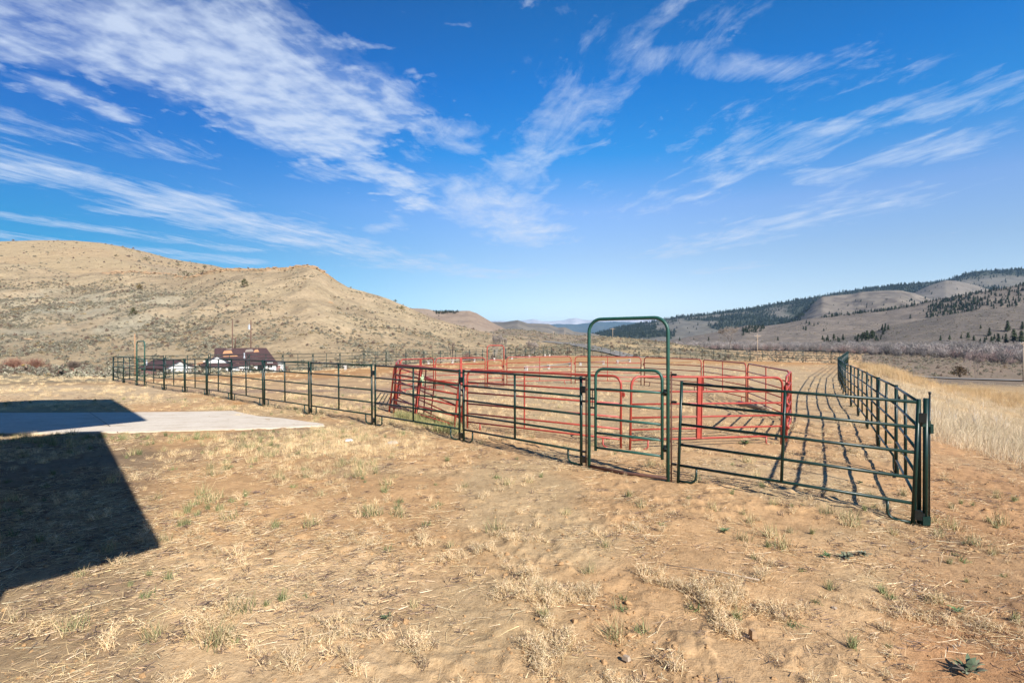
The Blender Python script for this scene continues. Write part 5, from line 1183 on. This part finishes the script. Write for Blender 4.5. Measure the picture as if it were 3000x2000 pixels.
for px, yb, h_, k, lab in CN:
    d = float(np.interp(px, [2000, 2100, 2300, 2500, 2700, 3000], [800, 760, 700, 640, 600, 500])) if yb > 985 else None
    p = at(px, d) if d else on_hill('R1', px, yb)
    if d: zb_ = CZ-(yb-1000)/F*d; p = (p[0], p[1], zb_)
    o = empty('pine_tree', p, random.uniform(0, 6)); S_ = h_*p[1]/F; o.scale = (S_*random.uniform(.9, 1.2),)*2+(S_,); link('crown', cmesh[k], None, o); link('trunk', tmesh, None, o); tag(o, lab, 'tree', 'pines above the creek')

# ------------------------------------------------------------------ the barn whose roof shades the lower left (outside the picture, left of and behind the camera)
tt = math.tan(R(SUN_EL)); s2 = (math.cos(R(SUN_AZ)), math.sin(R(SUN_AZ)))
def back(px, y, z): 
    gx, gy, gz_ = hit(px, y); k = (z-gz_)/tt; return Vector((gx+s2[0]*k, gy+s2[1]*k, z))
u = Vector((math.cos(R(54.5)), math.sin(R(54.5)), 0)); dn = Vector((-u.y, u.x, 0))
barn = empty('barn', (-1.75, 1.04, 0)); tag(barn, 'large barn just left of the camera that throws the dark shadow on the dirt', 'barn')
bl = barn.location
def slab_poly(nm, top, th, mat):
    b = MB(); top = [Vector(p)-bl for p in top]; lo = [p-Vector((0, 0, th)) for p in top]; n = len(top); b.face(top); b.face(lo[::-1])
    for i in range(n): j = (i+1) % n; b.face([top[i], lo[i], lo[j], top[j]])
    return b.build(nm, mat, barn)
E1 = back(469, 1591, 3.5); T1 = back(299, 1265, 7.0); V0 = back(290, 1241, 7.5); V1 = back(430, 1233, 7.5); V2 = back(330, 1168, 10.8)
V3 = V2+dn*6-Vector((0, 0, 3.4)); T0 = back(195, 1268, 7.0)
slab_poly('roof', [E1, T1, T0, T0-u*12, E1-u*14], .12, M['roofm'])
slab_poly('roof', [V1, V2, V2-u*13, V1-u*13], .12, M['roofm'])
slab_poly('roof', [V2, V3, V3-u*13, V2-u*13], .12, M['roofm'])
Cb = hit(10, 1750); k = 4.3; cb_ = Vector((Cb[0]+s2[0]*k, Cb[1]+s2[1]*k, 0))
b = MB(); hh = 3.3; p0 = cb_; p1 = cb_+dn*16; p2 = p1-u*11; p3 = p0-u*11
q = [p-bl for p in (p0, p1, p2, p3)]; 
tops = [hh, 6.6, 6.6, hh]
for i in range(4):
    j = (i+1) % 4; b.face([q[i]-Vector((0, 0, .5)), q[j]-Vector((0, 0, .5)), q[j]+Vector((0, 0, tops[j])), q[i]+Vector((0, 0, tops[i]))])
b.build('wall', M['barn'], barn)

# ------------------------------------------------------------------ air
hm, T, bs_ = mat_new('haze'); T.nodes.remove(bs_); pv = T.nodes.new('ShaderNodeVolumePrincipled'); pv.inputs['Color'].default_value = (.40, .68, 1, 1); pv.inputs['Density'].default_value = 3.6e-5
pv.inputs['Anisotropy'].default_value = 0.0
T.links.new(pv.outputs[0], [n for n in T.nodes if n.type == 'OUTPUT_MATERIAL'][0].inputs['Volume'])
b = MB(); b.box((0, 10000, 585), (70000, 76000, 1230)); o = b.build('haze', hm); tag(o, kind='stuff')
